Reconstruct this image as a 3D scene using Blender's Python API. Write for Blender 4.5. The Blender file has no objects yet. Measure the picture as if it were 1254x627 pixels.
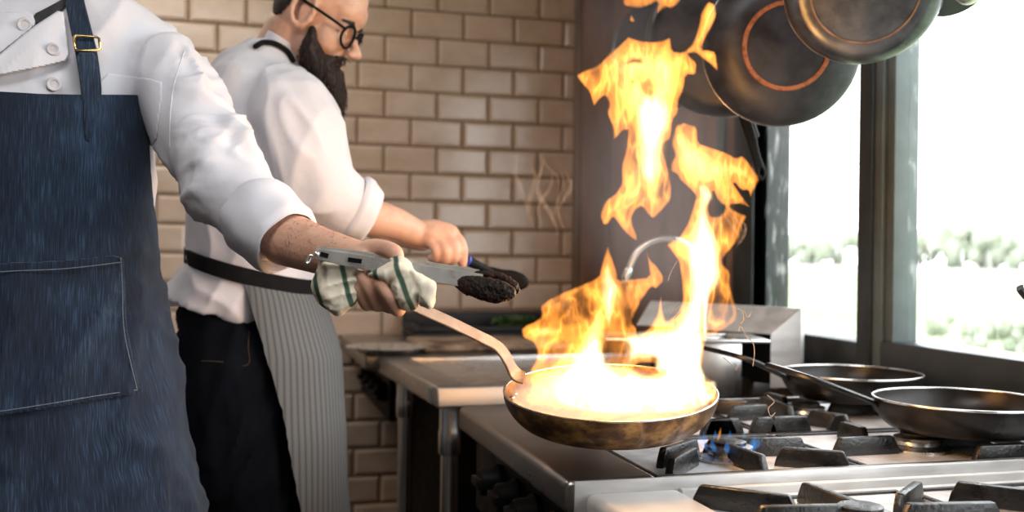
import bpy, bmesh, math, random
import numpy as np
from mathutils import Vector, Matrix, noise
from mathutils.bvhtree import BVHTree

random.seed(7)
SC = bpy.context.scene
COL = SC.collection
V = Vector
PI = math.pi

# ------------------------------------------------------------------ camera basis (world: X into the window wall, Y along the range row)
FOC, CX, CY = 1250.0, 627.0, 313.5
CAM = V((0, 0, 1.2))
YAW, PITCH, ROLL = math.radians(15.1), math.radians(0.11), math.radians(0.7)
FH = V((math.sin(YAW), math.cos(YAW), 0))
RH = V((math.cos(YAW), -math.sin(YAW), 0))
ZU = V((0, 0, 1))
FW = (FH * math.cos(PITCH) - ZU * math.sin(PITCH)).normalized()
UP0 = RH.cross(FW)
RR = RH * math.cos(ROLL) + UP0 * math.sin(ROLL)
UU = UP0 * math.cos(ROLL) - RH * math.sin(ROLL)

def ray(x, y):
    return FW + RR * ((x - CX) / FOC) + UU * ((CY - y) / FOC)
def P(x, y, d):                       # a point of the place, at distance d in front of the tripod
    return CAM + ray(x, y) * d
def PZ(x, y, z):
    r = ray(x, y); return CAM + r * ((z - CAM.z) / r.z)
def PXp(x, y, X):
    r = ray(x, y); return CAM + r * ((X - CAM.x) / r.x)
def PYp(x, y, Y):
    r = ray(x, y); return CAM + r * ((Y - CAM.y) / r.y)

# ------------------------------------------------------------------ materials
def newmat(name):
    m = bpy.data.materials.new(name); m.use_nodes = True
    nt = m.node_tree; nt.nodes.clear()
    out = nt.nodes.new('ShaderNodeOutputMaterial')
    return m, nt, out
def N(nt, kind, **kw):
    n = nt.nodes.new(kind)
    for k, v in kw.items():
        if k.startswith('i_'):
            n.inputs[k[2:].replace('_', ' ')].default_value = v
        else:
            setattr(n, k, v)
    return n
def ramp(nt, fac, stops):
    r = nt.nodes.new('ShaderNodeValToRGB')
    e = r.color_ramp.elements
    e[0].position, e[0].color = stops[0][0], (*stops[0][1], 1)
    e[1].position, e[1].color = stops[-1][0], (*stops[-1][1], 1)
    for p, c in stops[1:-1]:
        k = e.new(p); k.color = (*c, 1)
    nt.links.new(fac, r.inputs['Fac'])
    return r.outputs['Color']
def srgb(r, g, b):
    f = lambda c: ((c / 255 + 0.055) / 1.055) ** 2.4 if c > 10 else c / 255 / 12.92
    return (f(r), f(g), f(b))
def pm(name, stops, scale=(6, 6, 6), detail=4, rough=(0.5, 0.5), metal=0.0, bump=0.0, bscale=(60, 60, 60), coord='Object',
       spec=0.5, sss=0.0, sheen=0.0, coat=0.0, aniso=0.0, bdist=0.002):
    """procedural principled material: colour from stretched noise, roughness from noise, fine bump"""
    m, nt, out = newmat(name)
    L = nt.links.new
    b = N(nt, 'ShaderNodeBsdfPrincipled')
    L(b.outputs[0], out.inputs['Surface'])
    tc = N(nt, 'ShaderNodeTexCoord')
    mp = N(nt, 'ShaderNodeMapping'); mp.inputs['Scale'].default_value = scale
    L(tc.outputs[coord], mp.inputs['Vector'])
    nz = N(nt, 'ShaderNodeTexNoise'); nz.inputs['Scale'].default_value = 1; nz.inputs['Detail'].default_value = detail
    nz.inputs['Roughness'].default_value = 0.6
    L(mp.outputs[0], nz.inputs['Vector'])
    if isinstance(stops[0], (int, float)):
        stops = [(0.3, stops), (0.7, stops)]
    L(ramp(nt, nz.outputs['Fac'], stops), b.inputs['Base Color'])
    mr = N(nt, 'ShaderNodeMapRange'); mr.inputs['From Min'].default_value = .3; mr.inputs['From Max'].default_value = .7
    mr.inputs['To Min'].default_value, mr.inputs['To Max'].default_value = rough
    L(nz.outputs['Fac'], mr.inputs['Value']); L(mr.outputs[0], b.inputs['Roughness'])
    b.inputs['Metallic'].default_value = metal
    b.inputs['Specular IOR Level'].default_value = spec
    if sss:
        b.inputs['Subsurface Weight'].default_value = sss
        b.inputs['Subsurface Radius'].default_value = (0.01, 0.004, 0.002)
        b.inputs['Subsurface Scale'].default_value = 0.6
    if sheen: b.inputs['Sheen Weight'].default_value = sheen
    if coat: b.inputs['Coat Weight'].default_value = coat
    if bump:
        mp2 = N(nt, 'ShaderNodeMapping'); mp2.inputs['Scale'].default_value = bscale
        L(tc.outputs[coord], mp2.inputs['Vector'])
        n2 = N(nt, 'ShaderNodeTexNoise'); n2.inputs['Scale'].default_value = 1; n2.inputs['Detail'].default_value = 3
        L(mp2.outputs[0], n2.inputs['Vector'])
        bp = N(nt, 'ShaderNodeBump'); bp.inputs['Strength'].default_value = bump; bp.inputs['Distance'].default_value = bdist
        L(n2.outputs['Fac'], bp.inputs['Height']); L(bp.outputs[0], b.inputs['Normal'])
    m['bsdf'] = b.name
    return m
def two(a, b, lo=.35, hi=.65): return [(lo, a), (hi, b)]

M = {}
M['tile'] = pm('glazed_tile', two(srgb(208, 182, 160), srgb(222, 198, 178)), (9, 9, 14), rough=(.12, .22), bump=.15, bscale=(30, 30, 30), spec=.55)
M['grout'] = pm('brown_grout', two(srgb(120, 100, 76), srgb(140, 118, 92)), (20, 20, 20), rough=(.9, .95))
M['trim'] = pm('tile_trim', two(srgb(120, 98, 80), srgb(150, 128, 108)), (30, 30, 3), rough=(.4, .6))
M['brown_wall'] = pm('grimy_panel', [(.3, srgb(112, 84, 68)), (.55, srgb(152, 116, 96)), (.75, srgb(176, 140, 118))], (7, 7, 2.2), 6, rough=(.35, .6), bump=.1)
M['plaster'] = pm('plaster', two(srgb(128, 120, 112), srgb(140, 132, 124)), (3, 3, 3), rough=(.8, .9))
M['ceil'] = pm('ceiling_paint', two(srgb(150, 145, 138), srgb(160, 155, 148)), (3, 3, 3), rough=(.8, .9))
M['floor'] = pm('floor_concrete', two(srgb(52, 48, 46), srgb(72, 68, 64)), (4, 4, 4), rough=(.4, .7))
M['frame'] = pm('dark_window_frame', two(srgb(42, 48, 52), srgb(58, 66, 70)), (10, 10, 10), rough=(.35, .5), spec=.5)
M['frame_lt'] = pm('grey_window_bead', two(srgb(92, 104, 106), srgb(110, 122, 124)), (10, 10, 10), rough=(.4, .5))
M['steel'] = pm('brushed_steel', two((.40, .385, .37), (.52, .505, .49)), (2.5, 60, 60), 5, rough=(.24, .40), metal=1, bump=.06, bscale=(4, 240, 240))
M['steel_top'] = pm('worn_steel_top', [(.3, (.19, .175, .165)), (.55, (.34, .32, .30)), (.75, (.46, .44, .42))], (7, 4, 9), 7, rough=(.22, .48), metal=1, bump=.10, bscale=(50, 50, 50))
M['steel_dk'] = pm('dull_steel', two((.17, .16, .155), (.26, .25, .24)), (5, 30, 30), 5, rough=(.34, .5), metal=1, bump=.08)
M['steel_lt'] = pm('clean_steel', two((.62, .62, .61), (.74, .74, .73)), (20, 20, 4), 4, rough=(.22, .36), metal=1)
M['tray'] = pm('hob_tray', [(.3, (.52, .52, .52)), (.6, (.76, .76, .77)), (.8, (.84, .84, .85))], (20, 20, 20), 6, rough=(.32, .5), metal=.4, bump=.2, bscale=(70, 70, 70))
M['iron'] = pm('cast_iron', two(srgb(12, 12, 12), srgb(24, 23, 22)), (40, 40, 40), 5, rough=(.24, .46), spec=.6, bump=.5, bscale=(190, 190, 190))
M['tape'] = pm('black_cotton_tape', two(srgb(16, 16, 18), srgb(26, 26, 28)), (40, 40, 40), rough=(.85, .95), spec=.15)
M['black'] = pm('black_plastic', two(srgb(8, 8, 9), srgb(14, 14, 15)), (20, 20, 20), rough=(.5, .65), spec=.15)
M['panpolish'] = pm('black_steel_pan', two(srgb(24, 23, 23), srgb(44, 42, 41)), (14, 14, 14), 5, rough=(.26, .45), metal=.55, bump=.12, bscale=(80, 80, 80))
M['panrim'] = pm('worn_rim', two((.45, .43, .41), (.65, .63, .61)), (30, 30, 30), rough=(.22, .35), metal=1)
M['seasoned'] = pm('seasoned_pan', [(.3, srgb(52, 36, 28)), (.48, srgb(104, 74, 48)), (.62, srgb(168, 128, 76)), (.75, srgb(84, 60, 44))], (26, 26, 40), 7, rough=(.3, .5), metal=.55, bump=.3, bscale=(110, 110, 110))
M['chrome'] = pm('polished_leg', two((.55, .55, .55), (.62, .62, .62)), (2, 2, 2), 2, rough=(.14, .2), metal=1)
M['handle'] = pm('worn_handle', [(.3, (.075, .065, .06)), (.55, (.13, .118, .11)), (.75, (.2, .19, .185))], (18, 60, 60), 6, rough=(.45, .6), metal=.6, bump=.2, bscale=(160, 160, 160))
M['hangpan'] = pm('hanging_pan_steel', two(srgb(38, 40, 48), srgb(64, 67, 76)), (18, 18, 18), 6, rough=(.35, .5), metal=.35, bump=.15, bscale=(60, 60, 60))
M['hangside'] = pm('hanging_pan_side', [(.3, srgb(58, 61, 68)), (.7, srgb(120, 126, 134))], (14, 14, 14), 6, rough=(.25, .42), metal=.8, bump=.1)  # paler copy of the pan steel: window light on the sides put into the colour
M['rust'] = pm('rust_ring', [(.3, srgb(96, 58, 40)), (.5, srgb(170, 110, 80)), (.7, srgb(120, 72, 52))], (60, 60, 60), 6, rough=(.6, .8), metal=.2, bump=.5, bscale=(200, 200, 200))
M['char'] = pm('charred_tip', [(.3, srgb(12, 7, 5)), (.55, srgb(28, 15, 10)), (.74, srgb(66, 34, 20))], (90, 90, 90), 6, spec=.2, rough=(.45, .7), bump=.9, bscale=(160, 160, 160), bdist=.004)
M['strip'] = pm('scratched_steel_edge', two((.58, .575, .57), (.72, .715, .71)), (8, 30, 50), 5, rough=(.3, .45), metal=.55, bump=.05)
M['plate'] = pm('scrubbed_plate', two((.55, .53, .51), (.66, .64, .62)), (12, 12, 12), 5, rough=(.3, .45), metal=.25, bump=.05)
M['lip'] = pm('counter_lip', two((.30, .285, .27), (.38, .365, .35)), (3, 40, 40), 4, rough=(.38, .48), metal=1)
M['ringdull'] = pm('dull_ring', two(srgb(120, 96, 80), srgb(160, 132, 112)), (40, 40, 40), rough=(.5, .6), metal=.3)
M['tong'] = pm('tong_steel', two((.66, .65, .64), (.80, .79, .78)), (30, 30, 30), 4, rough=(.24, .36), metal=.85)
M['brass'] = pm('brass', two((.62, .45, .18), (.75, .56, .26)), (40, 40, 40), rough=(.2, .32), metal=1)
M['shirt'] = pm('white_cotton', two(srgb(214, 214, 224), srgb(222, 222, 230)), (6, 6, 6), rough=(.8, .9), spec=.2, sheen=.1, bump=.35, bscale=(22, 22, 22), bdist=.006)
M['shirt_sh'] = pm('white_cotton_fine', two(srgb(214, 214, 224), srgb(222, 222, 230)), (6, 6, 6), rough=(.8, .9), spec=.2, bump=.1, bscale=(60, 60, 60))
M['button'] = pm('pearl_button', two(srgb(205, 205, 214), srgb(225, 225, 230)), (60, 60, 60), rough=(.2, .3))
M['skin'] = pm('skin', [(.3, srgb(204, 154, 130)), (.5, srgb(216, 170, 146)), (.7, srgb(206, 148, 126))], (28, 28, 28), 5, rough=(.42, .55), sss=.12, bump=.25, bscale=(260, 260, 260), bdist=.0008)
M['skin_b'] = pm('skin_tan', [(.3, srgb(206, 162, 140)), (.5, srgb(218, 176, 154)), (.7, srgb(208, 156, 134))], (28, 28, 28), 5, rough=(.42, .55), sss=.12, bump=.25, bscale=(260, 260, 260), bdist=.0008)
M['hair'] = pm('dark_hair', two(srgb(26, 19, 15), srgb(46, 34, 27)), (60, 60, 160), 5, rough=(.5, .7), bump=.9, bscale=(420, 420, 120), bdist=.003)
M['beard'] = pm('beard_hair', [(.3, srgb(20, 13, 10)), (.6, srgb(46, 29, 21)), (.75, srgb(74, 46, 32))], (150, 150, 18), 5, rough=(.5, .7), bump=1, bscale=(330, 330, 40), bdist=.004)
M['jeans'] = pm('dark_jeans', [(.3, srgb(9, 11, 16)), (.7, srgb(19, 24, 33))], (14, 14, 8), 5, rough=(.85, .95), spec=.08, bump=.3, bscale=(240, 240, 240))
M['shoe'] = pm('black_leather', two(srgb(14, 13, 13), srgb(24, 23, 22)), (20, 20, 20), rough=(.35, .5))
M['undershirt'] = pm('charcoal_knit', two(srgb(38, 38, 40), srgb(60, 60, 62)), (90, 90, 20), 3, rough=(.9, .95), bump=.4, bscale=(300, 300, 60))
M['stitch'] = pm('denim_stitch', two(srgb(96, 108, 122), srgb(126, 136, 146)), (300, 300, 300), rough=(.9, .9))
M['herb'] = pm('herb_leaf', two(srgb(40, 66, 30), srgb(70, 100, 48)), (60, 60, 60), rough=(.5, .6))
M['griddle'] = pm('black_griddle', two(srgb(20, 22, 25), srgb(38, 40, 44)), (20, 20, 20), 5, rough=(.45, .65), bump=.3)
M['board'] = pm('burnt_board', [(.38, srgb(60, 44, 34)), (.5, srgb(150, 122, 98)), (.66, srgb(184, 160, 138))], (9, 9, 9), 5, rough=(.45, .6))
M['lawn'] = pm('lawn', [(.32, (.11, .16, .07)), (.5, (.22, .28, .14)), (.68, (.34, .36, .28))], (.35, .35, .35), 6, rough=(.9, .95))
M['hedge'] = pm('hedge_leaves', two((.22, .27, .18), (.36, .38, .31)), (.6, .6, .3), 6, rough=(.9, .95))
M['path'] = pm('pale_paving', two((.34, .34, .34), (.42, .42, .42)), (2, 2, 2), 4, rough=(.9, .95))
M['ash'] = pm('ash', two(srgb(150, 130, 118), srgb(190, 170, 156)), (90, 90, 90), rough=(.8, .9))
M['bluepl'] = pm('blue_plastic', two(srgb(50, 60, 170), srgb(70, 80, 190)), (30, 30, 30), rough=(.4, .5))

def denim_mat():
    m, nt, out = newmat('denim'); L = nt.links.new
    b = N(nt, 'ShaderNodeBsdfPrincipled'); L(b.outputs[0], out.inputs['Surface'])
    uv = N(nt, 'ShaderNodeUVMap')
    def nz(scale, det):
        mp = N(nt, 'ShaderNodeMapping'); mp.inputs['Scale'].default_value = scale; L(uv.outputs[0], mp.inputs['Vector'])
        n = N(nt, 'ShaderNodeTexNoise'); n.inputs['Scale'].default_value = 1; n.inputs['Detail'].default_value = det
        L(mp.outputs[0], n.inputs['Vector']); return n.outputs['Fac']
    slub = nz((620, 26, 1), 3); big = nz((9, 5, 1), 4); weave = nz((900, 900, 1), 1)
    mx = N(nt, 'ShaderNodeMath', operation='MULTIPLY_ADD'); L(slub, mx.inputs[0]); mx.inputs[1].default_value = .62
    m2 = N(nt, 'ShaderNodeMath', operation='MULTIPLY'); L(big, m2.inputs[0]); m2.inputs[1].default_value = .42
    L(m2.outputs[0], mx.inputs[2])
    col = ramp(nt, mx.outputs[0], [(.36, srgb(16, 24, 37)), (.54, srgb(29, 43, 63)), (.74, srgb(60, 84, 112))])
    L(col, b.inputs['Base Color']); b.inputs['Roughness'].default_value = .85; b.inputs['Specular IOR Level'].default_value = .25
    b.inputs['Sheen Weight'].default_value = .15
    bp = N(nt, 'ShaderNodeBump'); bp.inputs['Strength'].default_value = .35; bp.inputs['Distance'].default_value = .001
    ad = N(nt, 'ShaderNodeMath', operation='ADD'); L(slub, ad.inputs[0]); L(weave, ad.inputs[1])
    L(ad.outputs[0], bp.inputs['Height']); L(bp.outputs[0], b.inputs['Normal'])
    return m
M['denim'] = denim_mat()

def stripe_mat():
    m, nt, out = newmat('striped_apron_cloth'); L = nt.links.new
    b = N(nt, 'ShaderNodeBsdfPrincipled'); L(b.outputs[0], out.inputs['Surface'])
    uv = N(nt, 'ShaderNodeUVMap')
    sx = N(nt, 'ShaderNodeSeparateXYZ'); L(uv.outputs[0], sx.inputs[0])
    a = N(nt, 'ShaderNodeMath', operation='MULTIPLY'); L(sx.outputs['X'], a.inputs[0]); a.inputs[1].default_value = 62
    f = N(nt, 'ShaderNodeMath', operation='FRACT'); L(a.outputs[0], f.inputs[0])
    p = N(nt, 'ShaderNodeMath', operation='PINGPONG'); L(f.outputs[0], p.inputs[0]); p.inputs[1].default_value = .5
    col = ramp(nt, p.outputs[0], [(.03, srgb(76, 79, 81)), (.16, srgb(98, 101, 103)), (.5, srgb(110, 114, 116))])
    L(col, b.inputs['Base Color']); b.inputs['Roughness'].default_value = .9; b.inputs['Specular IOR Level'].default_value = .2
    return m
M['apron_stripe'] = stripe_mat()

def towel_mat():
    m, nt, out = newmat('striped_towel_cloth'); L = nt.links.new
    b = N(nt, 'ShaderNodeBsdfPrincipled'); L(b.outputs[0], out.inputs['Surface'])
    tc = N(nt, 'ShaderNodeTexCoord')
    nz = N(nt, 'ShaderNodeTexNoise'); nz.inputs['Scale'].default_value = 9; nz.inputs['Detail'].default_value = 1
    L(tc.outputs['Object'], nz.inputs['Vector'])
    # distance along the cloth's run, wavering a little like a woven stripe on crumpled cloth
    at = N(nt, 'ShaderNodeAttribute', attribute_name='run')
    ad = N(nt, 'ShaderNodeMath', operation='MULTIPLY_ADD'); L(nz.outputs['Fac'], ad.inputs[0]); ad.inputs[1].default_value = .012
    L(at.outputs['Fac'], ad.inputs[2])
    stops = []
    r = N(nt, 'ShaderNodeValToRGB'); L(ad.outputs[0], r.inputs['Fac'])
    mp = N(nt, 'ShaderNodeMapRange'); L(ad.outputs[0], mp.inputs['Value'])
    mp.inputs['From Min'].default_value = 0; mp.inputs['From Max'].default_value = .2
    L(mp.outputs[0], r.inputs['Fac'])
    e = r.color_ramp.elements; cream = (*srgb(226, 216, 196), 1); green = (*srgb(70, 92, 78), 1)
    r.color_ramp.interpolation = 'LINEAR'
    e[0].position, e[0].color = 0, cream; e[1].position, e[1].color = 1, cream
    for c in (.105, .30, .515, .665):
        for dx, k in ((-.022, cream), (-.012, green), (.012, green), (.022, cream)):
            q = e.new(c + dx); q.color = k
    L(r.outputs['Color'], b.inputs['Base Color']); b.inputs['Roughness'].default_value = .9; b.inputs['Specular IOR Level'].default_value = .2
    n2 = N(nt, 'ShaderNodeTexNoise'); n2.inputs['Scale'].default_value = 500
    L(tc.outputs['Object'], n2.inputs['Vector'])
    bp = N(nt, 'ShaderNodeBump'); bp.inputs['Strength'].default_value = .2; bp.inputs['Distance'].default_value = .001
    L(n2.outputs['Fac'], bp.inputs['Height']); L(bp.outputs[0], b.inputs['Normal'])
    return m
M['towel'] = towel_mat()

def glass_mat():
    m, nt, out = newmat('dusty_glass'); L = nt.links.new
    tr = N(nt, 'ShaderNodeBsdfTransparent'); tr.inputs[0].default_value = (.97, .98, .98, 1)
    gl = N(nt, 'ShaderNodeBsdfGlossy'); gl.inputs['Roughness'].default_value = .02
    mx = N(nt, 'ShaderNodeMixShader'); mx.inputs[0].default_value = .05; L(tr.outputs[0], mx.inputs[1]); L(gl.outputs[0], mx.inputs[2])
    tl = N(nt, 'ShaderNodeBsdfTranslucent'); tl.inputs[0].default_value = (.9, .9, .9, 1)
    tc = N(nt, 'ShaderNodeTexCoord'); mp = N(nt, 'ShaderNodeMapping'); mp.inputs['Scale'].default_value = (40, 40, 14)
    L(tc.outputs['Object'], mp.inputs['Vector'])
    nz = N(nt, 'ShaderNodeTexNoise'); nz.inputs['Scale'].default_value = 1; nz.inputs['Detail'].default_value = 5
    L(mp.outputs[0], nz.inputs['Vector'])
    mr = N(nt, 'ShaderNodeMapRange'); mr.inputs['From Min'].default_value = .55; mr.inputs['From Max'].default_value = .75
    mr.inputs['To Min'].default_value = .0; mr.inputs['To Max'].default_value = .22
    L(nz.outputs['Fac'], mr.inputs['Value'])
    m2 = N(nt, 'ShaderNodeMixShader'); L(mr.outputs[0], m2.inputs[0]); L(mx.outputs[0], m2.inputs[1]); L(tl.outputs[0], m2.inputs[2])
    L(m2.outputs[0], out.inputs['Surface'])
    return m
M['glass'] = glass_mat()
def lens_mat():
    m, nt, out = newmat('clear_lens'); L = nt.links.new
    tr = N(nt, 'ShaderNodeBsdfTransparent'); gl = N(nt, 'ShaderNodeBsdfGlossy'); gl.inputs['Roughness'].default_value = .03
    mx = N(nt, 'ShaderNodeMixShader'); mx.inputs[0].default_value = .1
    L(tr.outputs[0], mx.inputs[1]); L(gl.outputs[0], mx.inputs[2]); L(mx.outputs[0], out.inputs['Surface'])
    return m
M['lens'] = lens_mat()

def fire_mat(name, color, strength):
    """gas that glows: light adds up along its depth, thin edges stay orange and thick middles burn out to white"""
    m, nt, out = newmat(name)
    e = N(nt, 'ShaderNodeEmission'); e.inputs['Color'].default_value = (*color, 1); e.inputs['Strength'].default_value = strength
    nt.links.new(e.outputs[0], out.inputs['Volume'])
    return m
M['fire'] = fire_mat('fire_orange', (1, .33, .045), 44)
M['fire_y'] = fire_mat('fire_yellow', (1, .52, .14), 42)
M['fire_w'] = fire_mat('fire_white', (1, .76, .42), 60)
M['fire_fat'] = fire_mat('fire_fat', (1, .70, .46), 5)
M['fire_b'] = fire_mat('gas_blue', (.03, .22, .6), 45)

def smoke_mat():
    m, nt, out = newmat('thin_smoke')
    v = N(nt, 'ShaderNodeVolumeScatter'); v.inputs['Color'].default_value = (.9, .9, .95, 1); v.inputs['Density'].default_value = 9
    nt.links.new(v.outputs[0], out.inputs['Volume'])
    return m
M['smoke'] = smoke_mat()

# ------------------------------------------------------------------ objects, names, labels
def tag(o, label, cat, group=None, kind=None):
    o['label'] = label; o['category'] = cat
    if group: o['group'] = group
    if kind: o['kind'] = kind
    return o
def thing(name, base, label, cat, group=None):
    o = bpy.data.objects.new(name, None); COL.objects.link(o)
    o.location = base; o.empty_display_size = .05
    return tag(o, label, cat, group)
def wloc(o):
    p = V((0, 0, 0))
    while o is not None:
        p = p + o.location; o = o.parent
    return p
class MB:
    def __init__(s): s.v, s.f, s.keep = [], [], False
    def add(s, vs, fs):
        n = len(s.v); s.v += [V(p) for p in vs]; s.f += [tuple(i + n for i in f) for f in fs]; return s
    def box(s, lo, hi, bevel=0, seg=2, mat=None):
        bm = bmesh.new(); lo, hi = V(lo), V(hi)
        bmesh.ops.create_cube(bm, size=1)
        for v in bm.verts:
            v.co = V([(lo[i] + hi[i]) / 2 + v.co[i] * (hi[i] - lo[i]) for i in range(3)])
        if bevel: bmesh.ops.bevel(bm, geom=bm.edges[:], offset=bevel, segments=seg, profile=.5, affect='EDGES')
        if mat is not None: bm.transform(mat)
        bm.verts.index_update()
        s.add([v.co.copy() for v in bm.verts], [[v.index for v in f.verts] for f in bm.faces]); bm.free(); return s
    def loft(s, rings, caps=True, closed=True):
        """rings: list of equal-length point lists"""
        n = len(rings[0]); vs = [p for r in rings for p in r]; fs = []
        m = n if closed else n - 1
        for i in range(len(rings) - 1):
            for j in range(m):
                k = (j + 1) % n
                fs.append((i * n + j, i * n + k, (i + 1) * n + k, (i + 1) * n + j))
        if caps:
            fs.append(tuple(reversed(range(n)))); fs.append(tuple(range((len(rings) - 1) * n, len(rings) * n)))
        return s.add(vs, fs)
    def tube(s, pts, rad, n=12, round_ends=True, flat=None):
        pts = [V(p) for p in pts]
        if not hasattr(rad, '__len__'): rad = [rad] * len(pts)
        rad = list(rad)
        T = [(pts[min(i + 1, len(pts) - 1)] - pts[max(i - 1, 0)]).normalized() for i in range(len(pts))]
        if round_ends:
            a, b = pts[0], pts[-1]; ra, rb = rad[0], rad[-1]
            pa, pb, qa, qb = [], [], [], []
            for k in (80, 55, 28):
                t = math.radians(k)
                pa.append(a - T[0] * ra * math.sin(t)); qa.append(ra * math.cos(t))
            for k in (28, 55, 80):
                t = math.radians(k)
                pb.append(b + T[-1] * rb * math.sin(t)); qb.append(rb * math.cos(t))
            pts = pa + pts + pb; rad = qa + rad + qb; T = [T[0]] * 3 + T + [T[-1]] * 3
        u = T[0].orthogonal().normalized() if flat is None else (V(flat) - T[0] * V(flat).dot(T[0])).normalized()
        rings = []
        for p, r, t in zip(pts, rad, T):
            u = (u - t * u.dot(t)).normalized(); w = t.cross(u)
            rings.append([p + (u * math.cos(2 * PI * k / n) + w * math.sin(2 * PI * k / n)) * r for k in range(n)])
        return s.loft(rings)
    def bar(s, pts, w, h, side, caps=True):
        """swept rectangle: w across 'side' direction, h across the other"""
        pts = [V(p) for p in pts]; rings = []
        for i, p in enumerate(pts):
            t = (pts[min(i + 1, len(pts) - 1)] - pts[max(i - 1, 0)]).normalized()
            a = V(side); a = (a - t * a.dot(t)).normalized(); b = t.cross(a)
            ww = w[i] if hasattr(w, '__len__') else w; hh = h[i] if hasattr(h, '__len__') else h
            c = .28 * min(ww, hh)
            q = [(ww / 2, hh / 2 - c), (ww / 2 - c, hh / 2), (-ww / 2 + c, hh / 2), (-ww / 2, hh / 2 - c),
                 (-ww / 2, -hh / 2 + c), (-ww / 2 + c, -hh / 2), (ww / 2 - c, -hh / 2), (ww / 2, -hh / 2 + c)]
            rings.append([p + a * x + b * y for x, y in q])
        return s.loft(rings)
    def lathe(s, prof, mat=None, n=48, close=False):
        """prof: (r, z) list about local z"""
        mat = mat or Matrix.Identity(4); rings = []
        for r, z in prof:
            rings.append([mat @ V((r * math.cos(2 * PI * k / n), r * math.sin(2 * PI * k / n), z)) for k in range(n)])
        if close: rings.append(rings[0]); return s.loft(rings, caps=False)
        return s.loft(rings)
    def ell(s, c, r, mat=None, n=20, m=12):
        mat = mat or Matrix.Identity(4); c = V(c); rings = []
        for i in range(m + 1):
            t = -PI / 2 + PI * (i + .02) / (m + .04)
            rings.append([mat @ (c + V((r[0] * math.cos(t) * math.cos(2 * PI * k / n), r[1] * math.cos(t) * math.sin(2 * PI * k / n), r[2] * math.sin(t)))) for k in range(n)])
        return s.loft(rings)
    def mesh(s, name='m', off=V((0, 0, 0))):
        me = bpy.data.meshes.new(name); me.from_pydata([tuple(p - off) for p in s.v], [], s.f)
        bm = bmesh.new(); bm.from_mesh(me); bmesh.ops.remove_doubles(bm, verts=bm.verts[:], dist=1e-7)
        if not s.keep: bmesh.ops.recalc_face_normals(bm, faces=bm.faces[:])
        bm.to_mesh(me); bm.free()
        return me
def smooth(me, angle=40):
    for p in me.polygons: p.use_smooth = True
    try: me.set_sharp_from_angle(angle=math.radians(angle))
    except Exception: pass
def put(name, me, mat, parent=None, base=None, angle=40):
    """me holds place coordinates; the object's origin goes to its parent's origin or to base"""
    if isinstance(me, MB): me = me.mesh(name)
    off = wloc(parent) if parent is not None else V(base or (0, 0, 0))
    if off.length: me.transform(Matrix.Translation(-off))
    me.name = name; smooth(me, angle)
    if mat is not None: me.materials.append(mat)
    o = bpy.data.objects.new(name, me); COL.objects.link(o)
    if parent is not None: o.parent = parent
    else: o.location = off
    return o
def struct(name, me, mat, parent=None, angle=40):
    o = put(name, me, mat, parent, angle=angle)
    if parent is None: o['kind'] = 'structure'
    return o
def remesh(mb, voxel, smooth_it=2, fac=.5):
    me = mb.mesh('tmp') if isinstance(mb, MB) else mb
    o = bpy.data.objects.new('tmp', me); COL.objects.link(o)
    r = o.modifiers.new('r', 'REMESH'); r.mode = 'VOXEL'; r.voxel_size = voxel; r.use_smooth_shade = True
    if smooth_it:
        q = o.modifiers.new('s', 'SMOOTH'); q.factor = fac; q.iterations = smooth_it
    dg = bpy.context.evaluated_depsgraph_get()
    out = bpy.data.meshes.new_from_object(o.evaluated_get(dg))
    bpy.data.objects.remove(o); bpy.data.meshes.remove(me)
    return out
def displace(me, fn):
    me.update()
    n = [v.normal.copy() for v in me.vertices]
    for v, nn in zip(me.vertices, n):
        v.co += nn * fn(v.co)
    me.update()
def bvh_of(me): 
    return BVHTree.FromPolygons([v.co.copy() for v in me.vertices], [tuple(p.vertices) for p in me.polygons])

# ------------------------------------------------------------------ outlines to solid forms
def chaikin(poly, it=1):
    p = [V((a, b)) for a, b in poly]
    for _ in range(it):
        q = []
        for i in range(len(p)):
            a, b = p[i], p[(i + 1) % len(p)]
            q += [a * .82 + b * .18, a * .18 + b * .82]
        p = q
    return [(a.x, a.y) for a in p]
def sdist(poly, X, Y):
    """signed distance (inside positive) of many points to a polygon"""
    A = np.array(poly, float); B = np.roll(A, -1, 0)
    best = np.full(X.shape, 1e9); wn = np.zeros(X.shape, int)
    for (ax, ay), (bx, by) in zip(A, B):
        ex, ey = bx - ax, by - ay; L = ex * ex + ey * ey + 1e-12
        t = np.clip(((X - ax) * ex + (Y - ay) * ey) / L, 0, 1)
        d = (X - ax - t * ex) ** 2 + (Y - ay - t * ey) ** 2
        best = np.minimum(best, d)
        cr = ex * (Y - ay) - ey * (X - ax)
        wn += ((ay <= Y) & (by > Y) & (cr > 0)).astype(int) - ((ay > Y) & (by <= Y) & (cr < 0)).astype(int)
    d = np.sqrt(best)
    return np.where(wn != 0, d, -d)
_rng = np.random.RandomState(11); _tab = _rng.rand(256, 256)
def vnoise(x, y):
    xi = np.floor(x).astype(int); yi = np.floor(y).astype(int); fx = x - xi; fy = y - yi
    fx = fx * fx * fx * (fx * (fx * 6 - 15) + 10); fy = fy * fy * fy * (fy * (fy * 6 - 15) + 10)
    g = lambda a, b: _tab[a % 256, b % 256]
    return (g(xi, yi) * (1 - fx) + g(xi + 1, yi) * fx) * (1 - fy) + (g(xi, yi + 1) * (1 - fx) + g(xi + 1, yi + 1) * fx) * fy
def fbm(x, y, o=3):
    s, a, t = 0, 1, 0
    for k in range(o):
        s = s + a * vnoise(x * 2 ** k + 17.3 * k, y * 2 ** k + 9.1 * k); t += a; a *= .5
    return s / t
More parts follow.
